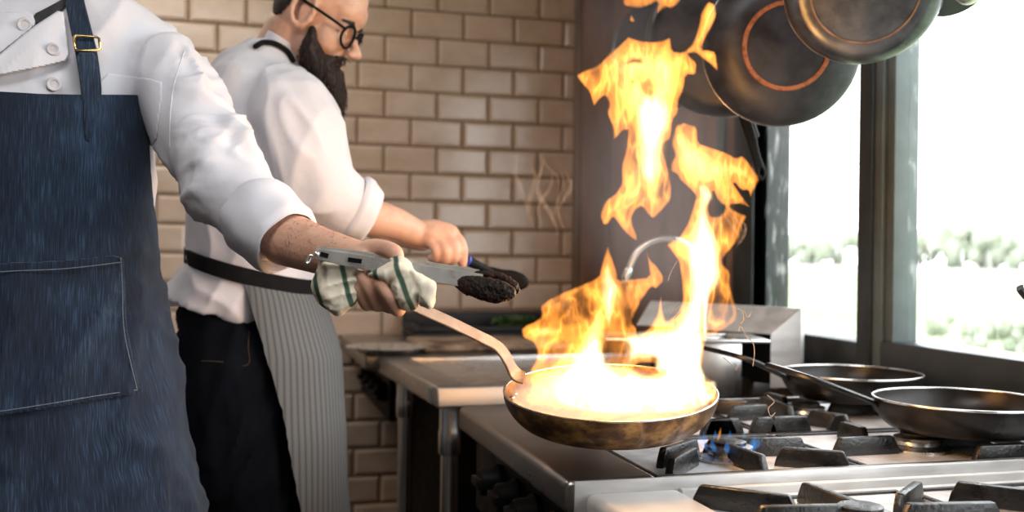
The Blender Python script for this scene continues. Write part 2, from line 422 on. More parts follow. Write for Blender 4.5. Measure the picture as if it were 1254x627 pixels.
def inflate(poly, depth, thick, D=10, step=1.5, holes=(), soft=1, tmod=None, dmod=None, prof='round'):
    """a rounded solid with the given outline at distance 'depth': thickness (m) swells from the edge inwards over D"""
    poly = chaikin(poly, soft)
    A = np.array(poly); x0, y0 = A.min(0) - 3 * step; x1, y1 = A.max(0) + 3 * step
    gx = np.arange(x0, x1 + step, step); gy = np.arange(y0, y1 + step, step)
    X, Y = np.meshgrid(gx, gy, indexing='ij')
    S = sdist(poly, X, Y)
    for h in holes: S = np.minimum(S, -sdist(chaikin(h, soft), X, Y))
    gxs, gys = np.gradient(S, step)
    nrm = np.sqrt(gxs ** 2 + gys ** 2) + 1e-9
    edge = S <= .25 * step
    use = ~edge
    for a in (-1, 0, 1):
        for b in (-1, 0, 1): use = use | np.roll(np.roll(~edge, a, 0), b, 1)
    if prof == 'round': Xm = np.where(edge, X - S * gxs / nrm, X); Ym = np.where(edge, Y - S * gys / nrm, Y)
    else: Xm, Ym = X, Y
    q = np.clip(S / D, 0, 1); T = thick * (np.sqrt(np.clip(1 - (1 - q) ** 2, 0, 1)) if prof == 'round' else (q ** .8 if prof == 'lin' else q * q * (3 - 2 * q)))
    if tmod is not None: T = T * tmod(X, Y, S)
    T = np.where(edge, 0, np.maximum(T, .0016))
    if callable(depth):
        Dm = np.array([[depth(float(a), float(b)) if u else 0 for a, b, u in zip(ra, rb, ru)] for ra, rb, ru in zip(Xm, Ym, use)])
    else: Dm = np.full(X.shape, float(depth))
    if dmod is not None: Dm = Dm + dmod(X, Y)
    vs, F, B = [], {}, {}
    nx, ny = X.shape
    for i in range(nx):
        for j in range(ny):
            if not use[i, j]: continue
            t = T[i, j]; F[i, j] = len(vs); vs.append(P(Xm[i, j], Ym[i, j], Dm[i, j] - t / 2))
            if edge[i, j]: B[i, j] = F[i, j]
            else: B[i, j] = len(vs); vs.append(P(Xm[i, j], Ym[i, j], Dm[i, j] + t / 2))
    fs = []
    for i in range(nx - 1):
        for j in range(ny - 1):
            c = [(i, j), (i + 1, j), (i + 1, j + 1), (i, j + 1)]
            if not all(k in F for k in c) or all(edge[k] for k in c): continue
            for tri in ((c[0], c[1], c[2]), (c[0], c[2], c[3])):
                if all(edge[k] for k in tri): continue
                fs.append(tuple(F[k] for k in reversed(tri))); fs.append(tuple(B[k] for k in tri))
    m = MB().add(vs, fs); m.keep = True
    return m
def patch(poly, bvh, off=.003, thick=.003, step=2.0, soft=1, D=2.0, fallback=1.5):
    """a piece of cloth lying on a surface"""
    def dep(x, y):
        r = ray(x, y); L = r.length
        hit = bvh.ray_cast(CAM, r.normalized(), 6)
        return (hit[3] / L - off) if hit[0] is not None else fallback
    return inflate(poly, dep, thick, D=D, step=step, soft=soft)
def onsurf(x, y, bvh, off=.004, fallback=1.5):
    r = ray(x, y); hit = bvh.ray_cast(CAM, r.normalized(), 6)
    d = hit[3] / r.length - off if hit[0] is not None else fallback
    return P(x, y, d)
def ellring(c, u, w, n=40, e=2.0):
    out = []
    for k in range(n):
        t = 2 * PI * k / n; a, b = math.cos(t), math.sin(t)
        out.append(V(c) + V(u) * (math.copysign(abs(a) ** (2 / e), a)) + V(w) * (math.copysign(abs(b) ** (2 / e), b)))
    return out
def interp(xs, ys, x):
    return float(np.interp(x, xs, ys))
def spline(pts, n=8):
    """Catmull-Rom through points"""
    pts = [V(p) for p in pts]; out = []
    for i in range(len(pts) - 1):
        a, b, c, d = pts[max(i - 1, 0)], pts[i], pts[i + 1], pts[min(i + 2, len(pts) - 1)]
        for k in range(n):
            t = k / n
            out.append(.5 * ((2 * b) + (c - a) * t + (2 * a - 5 * b + 4 * c - d) * t * t + (3 * b - a - 3 * c + d) * t ** 3))
    out.append(pts[-1]); return out
# ================================================================== THE ROOM
WX, WY, XL, YN, ZC = 1.4, 3.75, -2.6, -2.2, 2.75
struct('floor', MB().box((XL - .1, YN - .1, -.08), (WX + .1, WY + .1, 0)), M['floor'])
struct('ceiling', MB().box((XL - .1, YN - .1, ZC), (WX + .1, WY + .1, ZC + .08)), M['ceil'])
struct('wall_left', MB().box((XL - .1, YN - .1, 0), (XL, WY + .1, ZC)), M['plaster'])
struct('wall_front', MB().box((XL, YN - .1, 0), (WX, YN, ZC)), M['plaster'])
wb = struct('wall_back', MB().box((XL, WY + .012, 0), (WX + .1, WY + .1, ZC)), M['grout'])
# bevelled metro tiles, running bond
TP, TH = .1975, .1013
TXE = PYp(704, 250, WY).x
z_line = PYp(567, 247.7, WY).z; x_joint = PYp(567, 165, WY).x
z_joint_row = PYp(567, 165, WY).z
mb = MB(); g = .0032
k0 = int((0 - z_line) / TH) - 1; k1 = int((ZC - z_line) / TH) + 1
row_ref = math.floor((z_joint_row - z_line) / TH)
def tile(mb, xa, xb, za, zb):
    e = min(.011, (xb - xa) * .3); y0, y1 = WY + .012, WY
    o = [(xa, za), (xb, za), (xb, zb), (xa, zb)]; i = [(xa + e, za + e), (xb - e, za + e), (xb - e, zb - e), (xa + e, zb - e)]
    vs = [V((x, y0, z)) for x, z in o] + [V((x, y1 + .004, z)) for x, z in o] + [V((x, y1 - .001, z)) for x, z in i]
    fs = [(8, 9, 10, 11)]
    for a in range(4):
        b = (a + 1) % 4; fs += [(a, b, 4 + b, 4 + a), (4 + a, 4 + b, 8 + b, 8 + a)]
    mb.add(vs, fs)
for k in range(k0, k1 + 1):
    za, zb = z_line + k * TH + g, z_line + (k + 1) * TH - g
    za, zb = max(za, .005), min(zb, ZC - .005)
    if zb - za < .03: continue
    sh = 0 if (k - row_ref) % 2 == 0 else TP / 2
    x = x_joint + sh
    while x > XL: x -= TP
    while x < TXE:
        a, b = max(x + g, XL + .002), min(x + TP - g, TXE - .004)
        if b - a > .02: tile(mb, a, b, za, zb)
        x += TP
struct('wall_back_tiles', mb, M['tile'], wb, angle=12)
tr = struct('trim_1', MB().box((TXE - .002, WY - .012, 0), (TXE + .02, WY + .011, ZC), .003), M['trim'])
struct('trim_2', MB().box((TXE + .021, WY - .02, 0), (WX - .001, WY + .011, ZC), .004), M['brown_wall'])
# window wall: pier, parapet, head and the far end past the camera
YJ, YG0, YM1, YM0, YEND = PXp(904, 300, WX).y, PXp(928, 300, WX).y, PXp(1063, 300, WX).y, PXp(1100, 300, WX).y, -1.6
ZS, ZB, ZT = .935, 1.018, 2.35
mb = MB()
mb.box((WX, YJ, 0), (WX + .14, WY + .1, ZC)); mb.box((WX, YEND, 0), (WX + .14, YJ, ZS)); mb.box((WX, YEND, ZT), (WX + .14, YJ, ZC)); mb.box((WX, YN - .1, 0), (WX + .14, YEND, ZC))
struct('wall_right', mb, M['brown_wall'])
win = MB()
win.box((WX - .02, YEND, ZS), (WX + .10, YM1, ZB), .006)           # bottom rails
win.box((WX - .005, YM1, ZS), (WX + .10, YJ, ZB - .012), .006)
win.box((WX - .02, YEND, ZT - .08), (WX + .10, YJ, ZT), .006)
win.box((WX - .02, YG0, ZS), (WX + .10, YJ, ZT), .006)
w1 = struct('window_1', win, M['frame'])
mu = MB(); mu.box((WX - .03, YM1 - .052, ZS), (WX + .06, YM1, ZT), .005)
struct('window_frame', mu, M['frame'], w1)
mu2 = MB(); mu2.box((WX - .022, YM0 + .03, ZS + .01), (WX + .05, YM1 - .050, ZT), .004); mu2.box((WX - .012, YM0, ZB - .01), (WX + .05, YM0 + .028, ZT), .003)
struct('window_mullion', mu2, M['frame_lt'], w1)
jb = MB().box((WX - .016, YG0, ZB - .02), (WX + .03, YG0 + .05, ZT), .003)
struct('window_bead', jb, M['frame_lt'], w1)
for y0, y1 in ((YM1, YG0), (YEND + .02, YM0)):
    struct('window_pane', MB().box((WX + .022, y0, ZB - .015), (WX + .026, y1, ZT - .07)), M['glass'], w1)
struct('window_sill', MB().box((WX - .07, YEND, ZS - .03), (WX + .02, YJ, ZS), .006), M['frame'], w1)
strip = struct('trim_3', MB().box((WX - .012, PXp(890, 200, WX).y, 0), (WX - .001, PXp(881, 200, WX).y, ZC), .003), M['frame_lt'])

# ------------------------------------------------------------------ outside
struct('lawn', MB().box((WX + .2, -60, -.3), (46, 160, -.02)), M['lawn'])
struct('path', MB().box((46.01, -60, -.3), (140, 260, -.02)), M['path'])
def hedge(x, y, w, l, h, n, label, s):
    """irregular bank of foliage: many overlapping leafy clumps"""
    rnd = random.Random(s); mb = MB()
    for k in range(n):
        t = rnd.uniform(-1, 1); top = h * (.72 + .28 * noise.noise(V((t * 3, s, 0))))
        r = h * rnd.uniform(.10, .2)
        mb.ell((x + rnd.uniform(-w, w), y + t * l, -.02 + r * .6 + (top - r) * rnd.random() ** .7), [r, r, r * rnd.uniform(.9, 1.5)], n=8, m=6)
    me = remesh(mb, h * .045, 0)
    displace(me, lambda c: h * .05 * noise.noise(c * (7 / h)) + h * .035 * noise.noise(c * (17 / h)))
    o = put('hedge', me, M['hedge'], None, (x, y, -.02)); tag(o, label, 'hedge')
hedge(96, 176, 3, 26, 6.0, 130, 'pale far bank of trees outside, seen through the narrower far window pane', 3)
hedge(96, 112, 3, 30, 7.0, 150, 'pale far bank of trees outside, seen through the wide near window pane', 5)
hedge(9.5, 10.3, .5, 2.0, .62, 60, 'low pale bush outside under the wide near window pane', 6)

# ================================================================== RANGES AND COUNTERS
def range_unit(label, X0, X1, Y0, Y1, zt, marg, knobs_y, top):
    r = thing('cooking_range', (X0 + .45, (Y0 + Y1) / 2, 0), label, 'range')
    b = MB(); b.box((X0 + .055, Y0 + .01, .12), (X1, Y1 - .01, zt - .035), .004)
    put('body', b, M['steel_dk'], r)
    t = MB()
    t.box((X0, Y0, zt - .048), (X0 + marg, Y1, zt), .012, 4)                               # broad front edge
    t.box((X0 + marg + .001, Y0, zt - .048), (X1, Y0 + .012, zt), .002)                       # near strip
    t.box((X0 + marg + .001, Y1 - .012, zt - .048), (X1, Y1, zt), .002)
    t.box((X1 - .07, Y0 + .0125, zt - .048), (X1, Y1 - .0125, zt), .003)
    put('top_plate', t, M[top], r)
    put('edge_strip', MB().box((X0 + .012, Y0 - .0025, zt - .046), (X1, Y0 + .002, zt - .0015), .001), M['strip'], r)
    put('hob_tray', MB().box((X0 + marg - .004, Y0 + .008, zt - .04), (X1 - .06, Y1 - .008, zt - .012)), M['tray'], r)
    p = MB().box((X0 + .035, Y0 + .012, zt - .20), (X0 + .06, Y1 - .012, zt - .05), .003)
    put('control_panel', p, M['black'], r)
    for y in knobs_y:
        k = MB(); A = Matrix.Translation(V((X0 + .034, y, zt - .105))) @ Matrix.Rotation(-PI / 2, 4, 'Y')
        k.lathe([(.03, 0), (.031, .008), (.026, .014), (.024, .036), (.021, .04), (0.001, .04)], A, 28)
        k.box((-.008, -.03, .014), (.008, .03, .048), .003, 2, A)
        put('knob', k, M['black'], r)
    d = MB().box((X0 + .03, Y0 + .03, .17), (X0 + .056, Y1 - .03, zt - .22), .004)
    dd = put('oven_door', d, M['steel_dk'], r)
    h = MB(); h.tube([(X0 - .01, Y0 + .08, zt - .26), (X0 - .01, Y1 - .08, zt - .26)], .011, 12)
    for yy in (Y0 + .1, Y1 - .1): h.tube([(X0 - .01, yy, zt - .26), (X0 + .032, yy, zt - .26)], .008, 10)
    put('handle', h, M['steel_dk'], dd)
    for sx in (X0 + .1, X1 - .06):
        for sy in (Y0 + .06, Y1 - .06):
            put('leg', MB().lathe([(.02, 0), (.022, .01), (.018, .02), (.018, .121)], Matrix.Translation(V((sx, sy, 0))), 20), M['steel_dk'], r)
    return r
R1 = (.425, 1.32, 1.288, 1.968, .9)
range_unit('stainless steel gas range under the flaming pan, with black knobs on its front', R1[0], R1[1], R1[2], R1[3], R1[4], .135, (1.42, 1.53, 1.64, 1.76), 'steel_top')
R2 = (.45, 1.32, .52, 1.2835, .884)
range_unit('nearest stainless gas range, its corner glowing orange at the bottom edge', R2[0], R2[1], R2[2], R2[3], R2[4], .135, (.62, .75, .88, 1.0), 'plate')

def finger(a, b, zt, h, w=.013, ch=.012):
    """cast bar standing on the hob with its inner end sloped"""
    a, b = V((a.x, a.y, 0)), V((b.x, b.y, 0)); t = (b - a).normalized(); s = V((-t.y, t.x, 0)) * (w / 2)
    L = (b - a).length; mb = MB()
    prof = [(-ch, -h), (L + ch, -h), (L + ch * .7, -h * .55), (L, 0), (0, 0), (-ch * .7, -h * .55)]
    for sg in (1,):
        n = len(prof)
        A = [a + t * u + s + ZU * (zt + v) for u, v in prof]; B = [a + t * u - s + ZU * (zt + v) for u, v in prof]
        mb.add(A + B, [tuple(range(n)), tuple(reversed(range(n, 2 * n)))] + [(i, (i + 1) % n, n + (i + 1) % n, n + i) for i in range(n)])
    bm = bmesh.new(); me = mb.mesh('f'); bm.from_mesh(me)
    bmesh.ops.bevel(bm, geom=bm.edges[:], offset=.003, segments=2, profile=.5, affect='EDGES'); bm.to_mesh(me); bm.free()
    return me
def grate(label, lo, hi, zt, h, segs, group='cast iron grates'):
    zb = zt - h
    g_ = thing('burner_grate', ((lo[0] + hi[0]) / 2, (lo[1] + hi[1]) / 2, zb), label, 'grate', group)
    f = MB(); w = .009; fz = zb + .004
    f.box((lo[0], lo[1], zb), (hi[0], lo[1] + w, fz), .002); f.box((lo[0], hi[1] - w, zb), (hi[0], hi[1], fz), .002)
    f.box((lo[0], lo[1] + w, zb), (lo[0] + w, hi[1] - w, fz), .002); f.box((hi[0] - w, lo[1] + w, zb), (hi[0], hi[1] - w, fz), .002)
    put('outer_ring', f, M['iron'], g_)
    for s in segs:
        a, b = (PZ(s[0], s[1], zt), PZ(s[2], s[3], zt)) if len(s) == 4 else (V((s[0][0], s[0][1], zt)), V((s[1][0], s[1][1], zt)))
        for q in (a, b): q.y = max(q.y, lo[1] + .012)
        put('finger', finger(a, b, zt, h), M['iron'], g_)
ZG, HG = .917, .030
XM, YMID = .90, 1.61
grate('cast iron grate with small blue gas flames, under the flaming pan', (.57, 1.305), (.905, 1.60), ZG, HG,
      [(887, 541, 944, 561), (903, 536, 980, 535), (822, 561, 849, 547), (812, 548, 850, 537), (868, 538, 897, 539)])
grate('cast iron grate under the nearer black skillet by the window', (.91, 1.305), (1.245, 1.60), ZG, HG,
      [(958, 547, 1047, 557), (1028, 536, 1092, 533), ((1.13, 1.44), (1.21, 1.44)), ((1.10, 1.32), (1.19, 1.30)), ((1.02, 1.50), (1.02, 1.56))])
grate('cast iron grate behind the flaming pan, beside the far skillet', (.57, 1.615), (.905, 1.945), ZG, HG,
      [(904, 527, 928, 520), (897, 497, 938, 495), (880, 489, 914, 491), (934, 485, 968, 497), (868, 513, 904, 515), ((.62, 1.86), (.70, 1.83))])
grate('cast iron grate under the far black skillet by the window', (.91, 1.615), (1.245, 1.945), ZG, HG,
      [(968, 517, 1041, 525), (946, 511, 956, 521), (1062, 516, 1090, 527), (994, 502, 1043, 509), ((1.14, 1.78), (1.22, 1.78)), ((1.08, 1.86), (1.08, 1.93))])
Z2, H2 = .902, .030
grate('cast iron grate on the nearest range, next to its orange-lit corner', (.575, .93), (.90, 1.245), Z2, H2,
      [(858, 593, 968, 606), (986, 590, 1055, 615), (932, 619, 1046, 617), ((.60, 1.0), (.68, 1.03)), ((.74, .95), (.74, 1.02))])
grate('cast iron grate on the nearest range at the lower right corner', (.91, .93), (1.24, 1.245), Z2, H2,
      [(1102, 604, 1124, 589), (1173, 589, 1290, 602), (1112, 616, 1217, 614), ((1.05, .97), (1.05, 1.04))])

def burner(c, z, label):
    b = thing('gas_burner', (c[0], c[1], z), label, 'burner', 'gas burners')
    A = Matrix.Translation(V((c[0], c[1], z)))
    put('burner_base', MB().lathe([(.05, 0), (.05, .004), (.036, .01), (.034, .016), (.001, .016)], A, 36), M['steel_lt'], b)
    ring = MB().lathe([(.028, .0165), (.036, .0165), (.037, .021), (.028, .024), (.001, .024)], A, 36)
    put('burner_head', ring, M['steel_dk'], b)
    put('burner_cap', MB().lathe([(.027, .0245), (.027, .028), (.02, .030), (.001, .030)], A, 36), M['iron'], b)
zt1 = R1[4] - .012
bc = PZ(838, 566, zt1 + .02)
burner((.735, 1.43), zt1, 'gas burner in the grate next to the flaming pan')
burner((1.08, 1.44), zt1, 'gas burner below the nearer black skillet')
burner((.735, 1.78), zt1, 'gas burner behind the flaming pan')
burner((1.08, 1.78), zt1, 'gas burner below the far black skillet')
burner((.735, 1.085), R2[4] - .012, 'gas burner on the nearest range, left grate')
burner((1.08, 1.085), R2[4] - .012, 'gas burner on the nearest range, right grate')

# ------------------------------------------------------------------ work counter behind the range (legs, raised rim)
ct = thing('work_counter', (.80, 2.6, 0), 'stainless work counter with round legs between range and tiled wall', 'counter')
RC = Matrix.Translation(V((.436, 2.25, 0))) @ Matrix.Rotation(math.radians(3.0), 4, 'Z')
def cbox(lo, hi, bv=0): return MB().box(lo, hi, bv, 3, RC)
t = MB()
t.box((0, .031, .852), (.082, .70, .9), .007, 3, RC)
t.box((.083, .668, .852), (.88, .70, .9), .007, 3, RC)
t.box((.80, .031, .852), (.88, .667, .9), .004, 3, RC)
put('raised_rim', t, M['steel'], ct)
SHR = Matrix.Translation(V((0, 0, .852))) @ Matrix(((1, 0, 0, 0), (0, 1, .2, 0), (0, 0, 1, 0), (0, 0, 0, 1))) @ Matrix.Translation(V((0, 0, -.852)))
put('front_lip', MB().box((0, -.008, .852), (.88, .021, .9), .006, 3, RC @ SHR), M['lip'], ct)
put('counter_top', MB().box((.078, .025, .862), (.81, .672, .889), .002, 2, RC), M['steel_lt'], ct)
put('edge_tape', MB().box((-.0015, .045, .856), (.001, .075, .890), 0, 2, RC), M['frame_lt'], ct)
def leg_at(x, y, up):
    p = RC @ V((x, y, 0)); A = Matrix.Translation(V((p.x, p.y, 0)))
    put('leg', MB().lathe([(.019, 0), (.021, .02), (.0205, .03), (.0205, .74)], A, 28), M['chrome'], ct)
    put('leg_socket', MB().lathe([(.024, .738), (.0265, .742), (.0265, .79), (.0245, .795), (.0245, .852)], A, 28), M['chrome'], ct)
leg_at(.045, .05, 0); leg_at(.06, .60, 0); leg_at(.80, .05, 0); leg_at(.80, .62, 0)
# counter along the tiled wall
c3 = thing('wall_range', (.80, 3.35, 0), 'dark low range with black knobs standing against the tiled wall', 'range')
put('top_plate', MB().box((.365, 2.985, .855), (1.30, WY - .03, .9), .008, 3), M['steel_top'], c3)
put('body', MB().box((.62, 3.0, .1), (1.30, WY - .04, .854), .004), M['black'], c3)
put('control_panel', MB().box((.44, 3.0, .70), (.46, WY - .05, .85), .003), M['black'], c3)
for y in (3.07, 3.2, 3.33, 3.46):
    A = Matrix.Translation(V((.439, y, .78))) @ Matrix.Rotation(-PI / 2, 4, 'Y')
    k = MB().lathe([(.03, 0), (.03, .01), (.024, .03), (.001, .03)], A, 24); k.box((-.007, -.027, .01), (.007, .027, .04), .003, 2, A)
    put('knob', k, M['black'], c3)
for sx in (.66, 1.24):
    for sy in (3.06, WY - .1):
        put('leg', MB().lathe([(.02, 0), (.02, .1)], Matrix.Translation(V((sx, sy, 0))), 16), M['steel_dk'], c3)

# steel dish at the counter's end
dc = PZ(474, 424, .92); A = Matrix.Translation(V((dc.x, dc.y, .9005)))
o = put('serving_dish', MB().lathe([(.07, 0), (.085, .003), (.10, .014), (.122, .018), (.123, .020), (.10, .0175), (.083, .006), (.068, .0035), (.001, .0035)], A, 56), M['tong'], None, (dc.x, dc.y, .9005))
tag(o, 'round stainless serving dish on the counter below the striped towel', 'dish')
# black griddle pan with herbs on it
ga, gb = PYp(503, 418, 3.52), PYp(715, 418, 3.52)
gr = thing('griddle_tray', ((ga.x + gb.x) / 2, 3.58, .9), 'long black griddle tray against the tiled wall with herbs on it', 'tray')
m_ = MB(); m_.box((ga.x, 3.46, .9005), (1.22, 3.715, .925), .006, 3)
put('base', m_, M['griddle'], gr)
m_ = MB(); m_.box((ga.x, 3.69, .926), (1.22, 3.716, .985), .006, 3); m_.box((ga.x, 3.46, .926), (ga.x + .02, 3.689, .95), .004, 3); m_.box((ga.x + .021, 3.46, .926), (1.22, 3.478, .945), .004, 3)
put('rim', m_, M['griddle'], gr)
def herbs(cx, cy, cz, n, R_, s, label):
    rnd = random.Random(s); mb = MB()
    for k in range(n):
        a = rnd.uniform(0, 2 * PI); r = R_ * math.sqrt(rnd.random()); h = rnd.uniform(0.004, .045)
        c = V((cx + r * math.cos(a) * 1.6, cy + r * math.sin(a) * .7, cz + h)); d = V((rnd.uniform(-1, 1), rnd.uniform(-1, 1), rnd.uniform(-.2, .9))).normalized()
        q = d.orthogonal().normalized(); l = rnd.uniform(.010, .019); w = l * .45; nn = d.cross(q) * .0012
        up = [c - d * l, c + q * w, c + d * l, c - q * w]
        mb.add([p + nn for p in up] + [p - nn for p in up], [(0, 1, 2, 3), (7, 6, 5, 4), (0, 4, 5, 1), (1, 5, 6, 2), (2, 6, 7, 3), (3, 7, 4, 0)])
    mb.ell((cx, cy, cz + .012), (R_ * 1.1, R_ * .5, .013), n=10, m=6)
    o = put('herbs', mb, M['herb'], None, (cx, cy, cz)); tag(o, label, 'herbs', kind='stuff')
hp = PYp(628, 404, 3.6); herbs(hp.x, 3.6, .925, 150, .05, 4, 'fresh green herbs heaped on the black griddle tray')
# burnt board leaning flat on the near part of the wall counter
ba = PZ(530, 432, .912); 
bd = MB(); bx0, bx1 = PYp(512, 430, 3.12).x, PYp(690, 430, 3.12).x
bd.box((bx0, 3.02, .9005), (bx1, 3.36, .922), .009, 3)
o = put('griddle_plate', bd, M['board'], None, ((bx0 + bx1) / 2, 3.2, .9005)); tag(o, 'brown burn-stained griddle plate in front of the black tray', 'griddle plate')

# steel container with a bright rim
d_ = 2.28
cl, cr = P(742, 417, d_), P(944, 417, d_)
ux = (cr - cl); ux.z = 0; Lc = ux.length; ux.normalize(); uy = ZU.cross(ux).normalized()
zt_ = cl.z * .5 + cr.z * .5; zb_ = .8895
def qbox(mb, a0, a1, b0, b1, z0, z1, bv=.002):
    A = Matrix(((ux.x, uy.x, 0, cl.x), (ux.y, uy.y, 0, cl.y), (0, 0, 1, 0), (0, 0, 0, 1)))
    return mb.box((a0, b0, z0), (a1, b1, z1), bv, 2, A)
cn = thing('steam_pan', ((cl + cr) / 2).xy.to_3d() + ZU * zb_, 'stainless food pan with bright flat rim standing on the counter behind the flames', 'food pan')
m_ = MB(); Wd = .2
LB = .16
qbox(m_, LB, Lc - .06, .02, .024, zb_, zt_ - .004); qbox(m_, LB, Lc - .06, Wd - .024, Wd - .02, zb_, zt_ - .004)
qbox(m_, LB, LB + .004, .0245, Wd - .0245, zb_, zt_ - .004); qbox(m_, Lc - .064, Lc - .06, .0245, Wd - .0245, zb_, zt_ - .004); qbox(m_, LB + .0045, Lc - .0645, .0245, Wd - .0245, zb_, zb_ + .004)
put('body', m_, M['steel_lt'], cn)
m_ = MB(); qbox(m_, 0, Lc, 0, .026, zt_ - .004, zt_ + .003); qbox(m_, 0, Lc, Wd - .026, Wd, zt_ - .004, zt_ + .003); qbox(m_, 0, LB + .004, .0265, Wd - .0265, zt_ - .004, zt_ + .003); qbox(m_, Lc - .066, Lc, .0265, Wd - .0265, zt_ - .004, zt_ + .003)
put('rim', m_, M['steel_lt'], cn)

# mitred stainless splash guard
q1 = P(984, 380, 2.45); q0 = P(800, 366, 2.75)
sx = q1 - q0; sx.z = 0; Ls = sx.length; sx.normalize(); sn = V((sx.y, -sx.x, 0))     # sn points to the camera side
ztop = .5 * (q0.z + q1.z); zbot = .8895
sg = thing('splash_guard', (q0 + sx * Ls / 2).xy.to_3d() + ZU * zbot, 'mitred stainless splash guard at the window end of the counter', 'splash guard')
def spt(a, z, n): return V((q0.x, q0.y, 0)) + sx * a + sn * n + ZU * z
bw = .062
fr = MB()
o_ = [(0, ztop), (Ls, ztop), (Ls, zbot)]; i_ = [(0, ztop - bw), (Ls - bw * .72, ztop - bw), (Ls - bw * .72, zbot)]
vs = [spt(a, z, .012) for a, z in o_] + [spt(a, z, .075) for a, z in i_] + [spt(a, z, -.004) for a, z in o_] + [spt(a, z, .02) for a, z in i_]
fr.add(vs, [(0, 1, 4, 3), (1, 2, 5, 4), (0, 6, 7, 1), (1, 7, 8, 2), (3, 4, 10, 9), (4, 5, 11, 10), (6, 9, 10, 7), (7, 10, 11, 8), (0, 3, 9, 6), (2, 8, 11, 5)])
put('mitred_frame', fr, M['strip'], sg, angle=10)
bk = MB(); vs = [spt(0, ztop - .01, 0), spt(Ls - .006, ztop - .01, 0), spt(Ls - .006, zbot, 0), spt(0, zbot, 0)] + [spt(0, ztop - .01, .008), spt(Ls - .006, ztop - .01, .008), spt(Ls - .006, zbot, .008), spt(0, zbot, .008)]
bk.add(vs, [(0, 1, 2, 3), (4, 7, 6, 5), (0, 4, 5, 1), (1, 5, 6, 2), (2, 6, 7, 3), (3, 7, 4, 0)])
put('back_panel', bk, M['black'], sg)

# gooseneck faucet
fa = thing('faucet', PZ(866, 440, .9).xy.to_3d() + ZU * .889, 'slim gooseneck faucet arching behind the flames', 'faucet')
fd = lambda x, y: P(x, y, 2.42)
pth = spline([fd(769, 333), fd(773, 322), fd(781, 308), fd(795, 297), fd(813, 292), fd(832, 295), fd(848, 306), fd(858, 325), fd(862, 350)], 6)
zf = fd(862, 350); pth += [V((zf.x, zf.y, z)) for z in (1.1, 1.0, .93)]
put('spout', MB().tube(pth, .0075, 14), M['steel_lt'], fa)
put('nozzle', MB().tube([fd(769.5, 331), fd(766, 340)], .010, 14), M['steel_lt'], fa)
put('base', MB().lathe([(.028, .8895), (.028, .9), (.016, .91), (.014, .95), (.001, .951)], Matrix.Translation(V((zf.x, zf.y, 0))), 24), M['steel_lt'], fa)

# ================================================================== PANS
def pan_profile(R_, rb, h, t=.003):
    """outer then inner wall of a frying pan, base at z = 0"""
    o = [(.001, 0), (rb, 0), (rb + .012, .002)]
    for k in range(1, 9):
        u = k / 8; o.append((rb + .012 + (R_ - rb - .012) * (1 - (1 - u) ** 1.7), .002 + (h - .002) * u ** 1.25))
    i = [(R_ - .0005, h + .0018), (R_ - t, h + .001)] + [(r - t, max(z, t) + .0005) for r, z in reversed(o[2:-1])] + [(rb - .002, t), (.001, t)]
    return o + i
def orient(c, zaxis, xaxis):
    z = V(zaxis).normalized(); x = V(xaxis); x = (x - z * x.dot(z)).normalized(); y = z.cross(x)
    return Matrix(((x.x, y.x, z.x, c[0]), (x.y, y.y, z.y, c[1]), (x.z, y.z, z.z, c[2]), (0, 0, 0, 1)))
def frying_pan(label, group, A, R_, rb, h, hpath, hw, hth, mats, rim=True, rivets=True, ringmat=None, rim_r=.0022, rw=1.0, hside=None):
    base = A @ V((0, 0, 0))
    p = thing('frying_pan', base, label, 'frying pan', group)
    put('pan_body', MB().lathe(pan_profile(R_, rb, h), A, 72), M[mats[0]], p)
    if rim:
        n = 72; t = MB(); loop = [[A @ V(((R_ - .0012 + rim_r * math.cos(a)) * math.cos(2 * PI * k / n), (R_ - .0012 + rim_r * math.cos(a)) * math.sin(2 * PI * k / n), h + .0012 + rim_r * math.sin(a))) for k in range(n)] for a in [2 * PI * q / 8 for q in range(8)]]
        t.loft(loop + [loop[0]], caps=False); put('rim', t, M[mats[2]], p)
    if ringmat:
        r0 = rb * .93; n = 96; t = MB(); prof = [(r0 - .009 * rw, -.0002), (r0 - .008 * rw, -.003), (r0 - .002 * rw, -.0035), (r0 + .004 * rw, -.003), (r0 + .006 * rw, -.0002)]
        rings = []
        for k in range(n):
            a = 2 * PI * k / n; rings.append([A @ V((r * math.cos(a), r * math.sin(a), z * (1 if k % 2 else .45))) for r, z in prof])
        t.loft(rings + [rings[0]], caps=False, closed=False); put('base_ring', t, M[ringmat], p)
    side = (A.to_3x3() @ V((0, 1, 0)))
    hb = MB().bar(hpath, hw, hth, side if hside is None else hside); hd = put('handle', hb, M[mats[1]], p)
    if rivets:
        for s in (-1, 1):
            c = A @ V((R_ - .013, s * .011, h * .72))
            m_ = MB(); m_.ell(c, (.0045, .0045, .0035), n=12, m=8); put('rivet', m_, M['panrim'], hd)
    return p
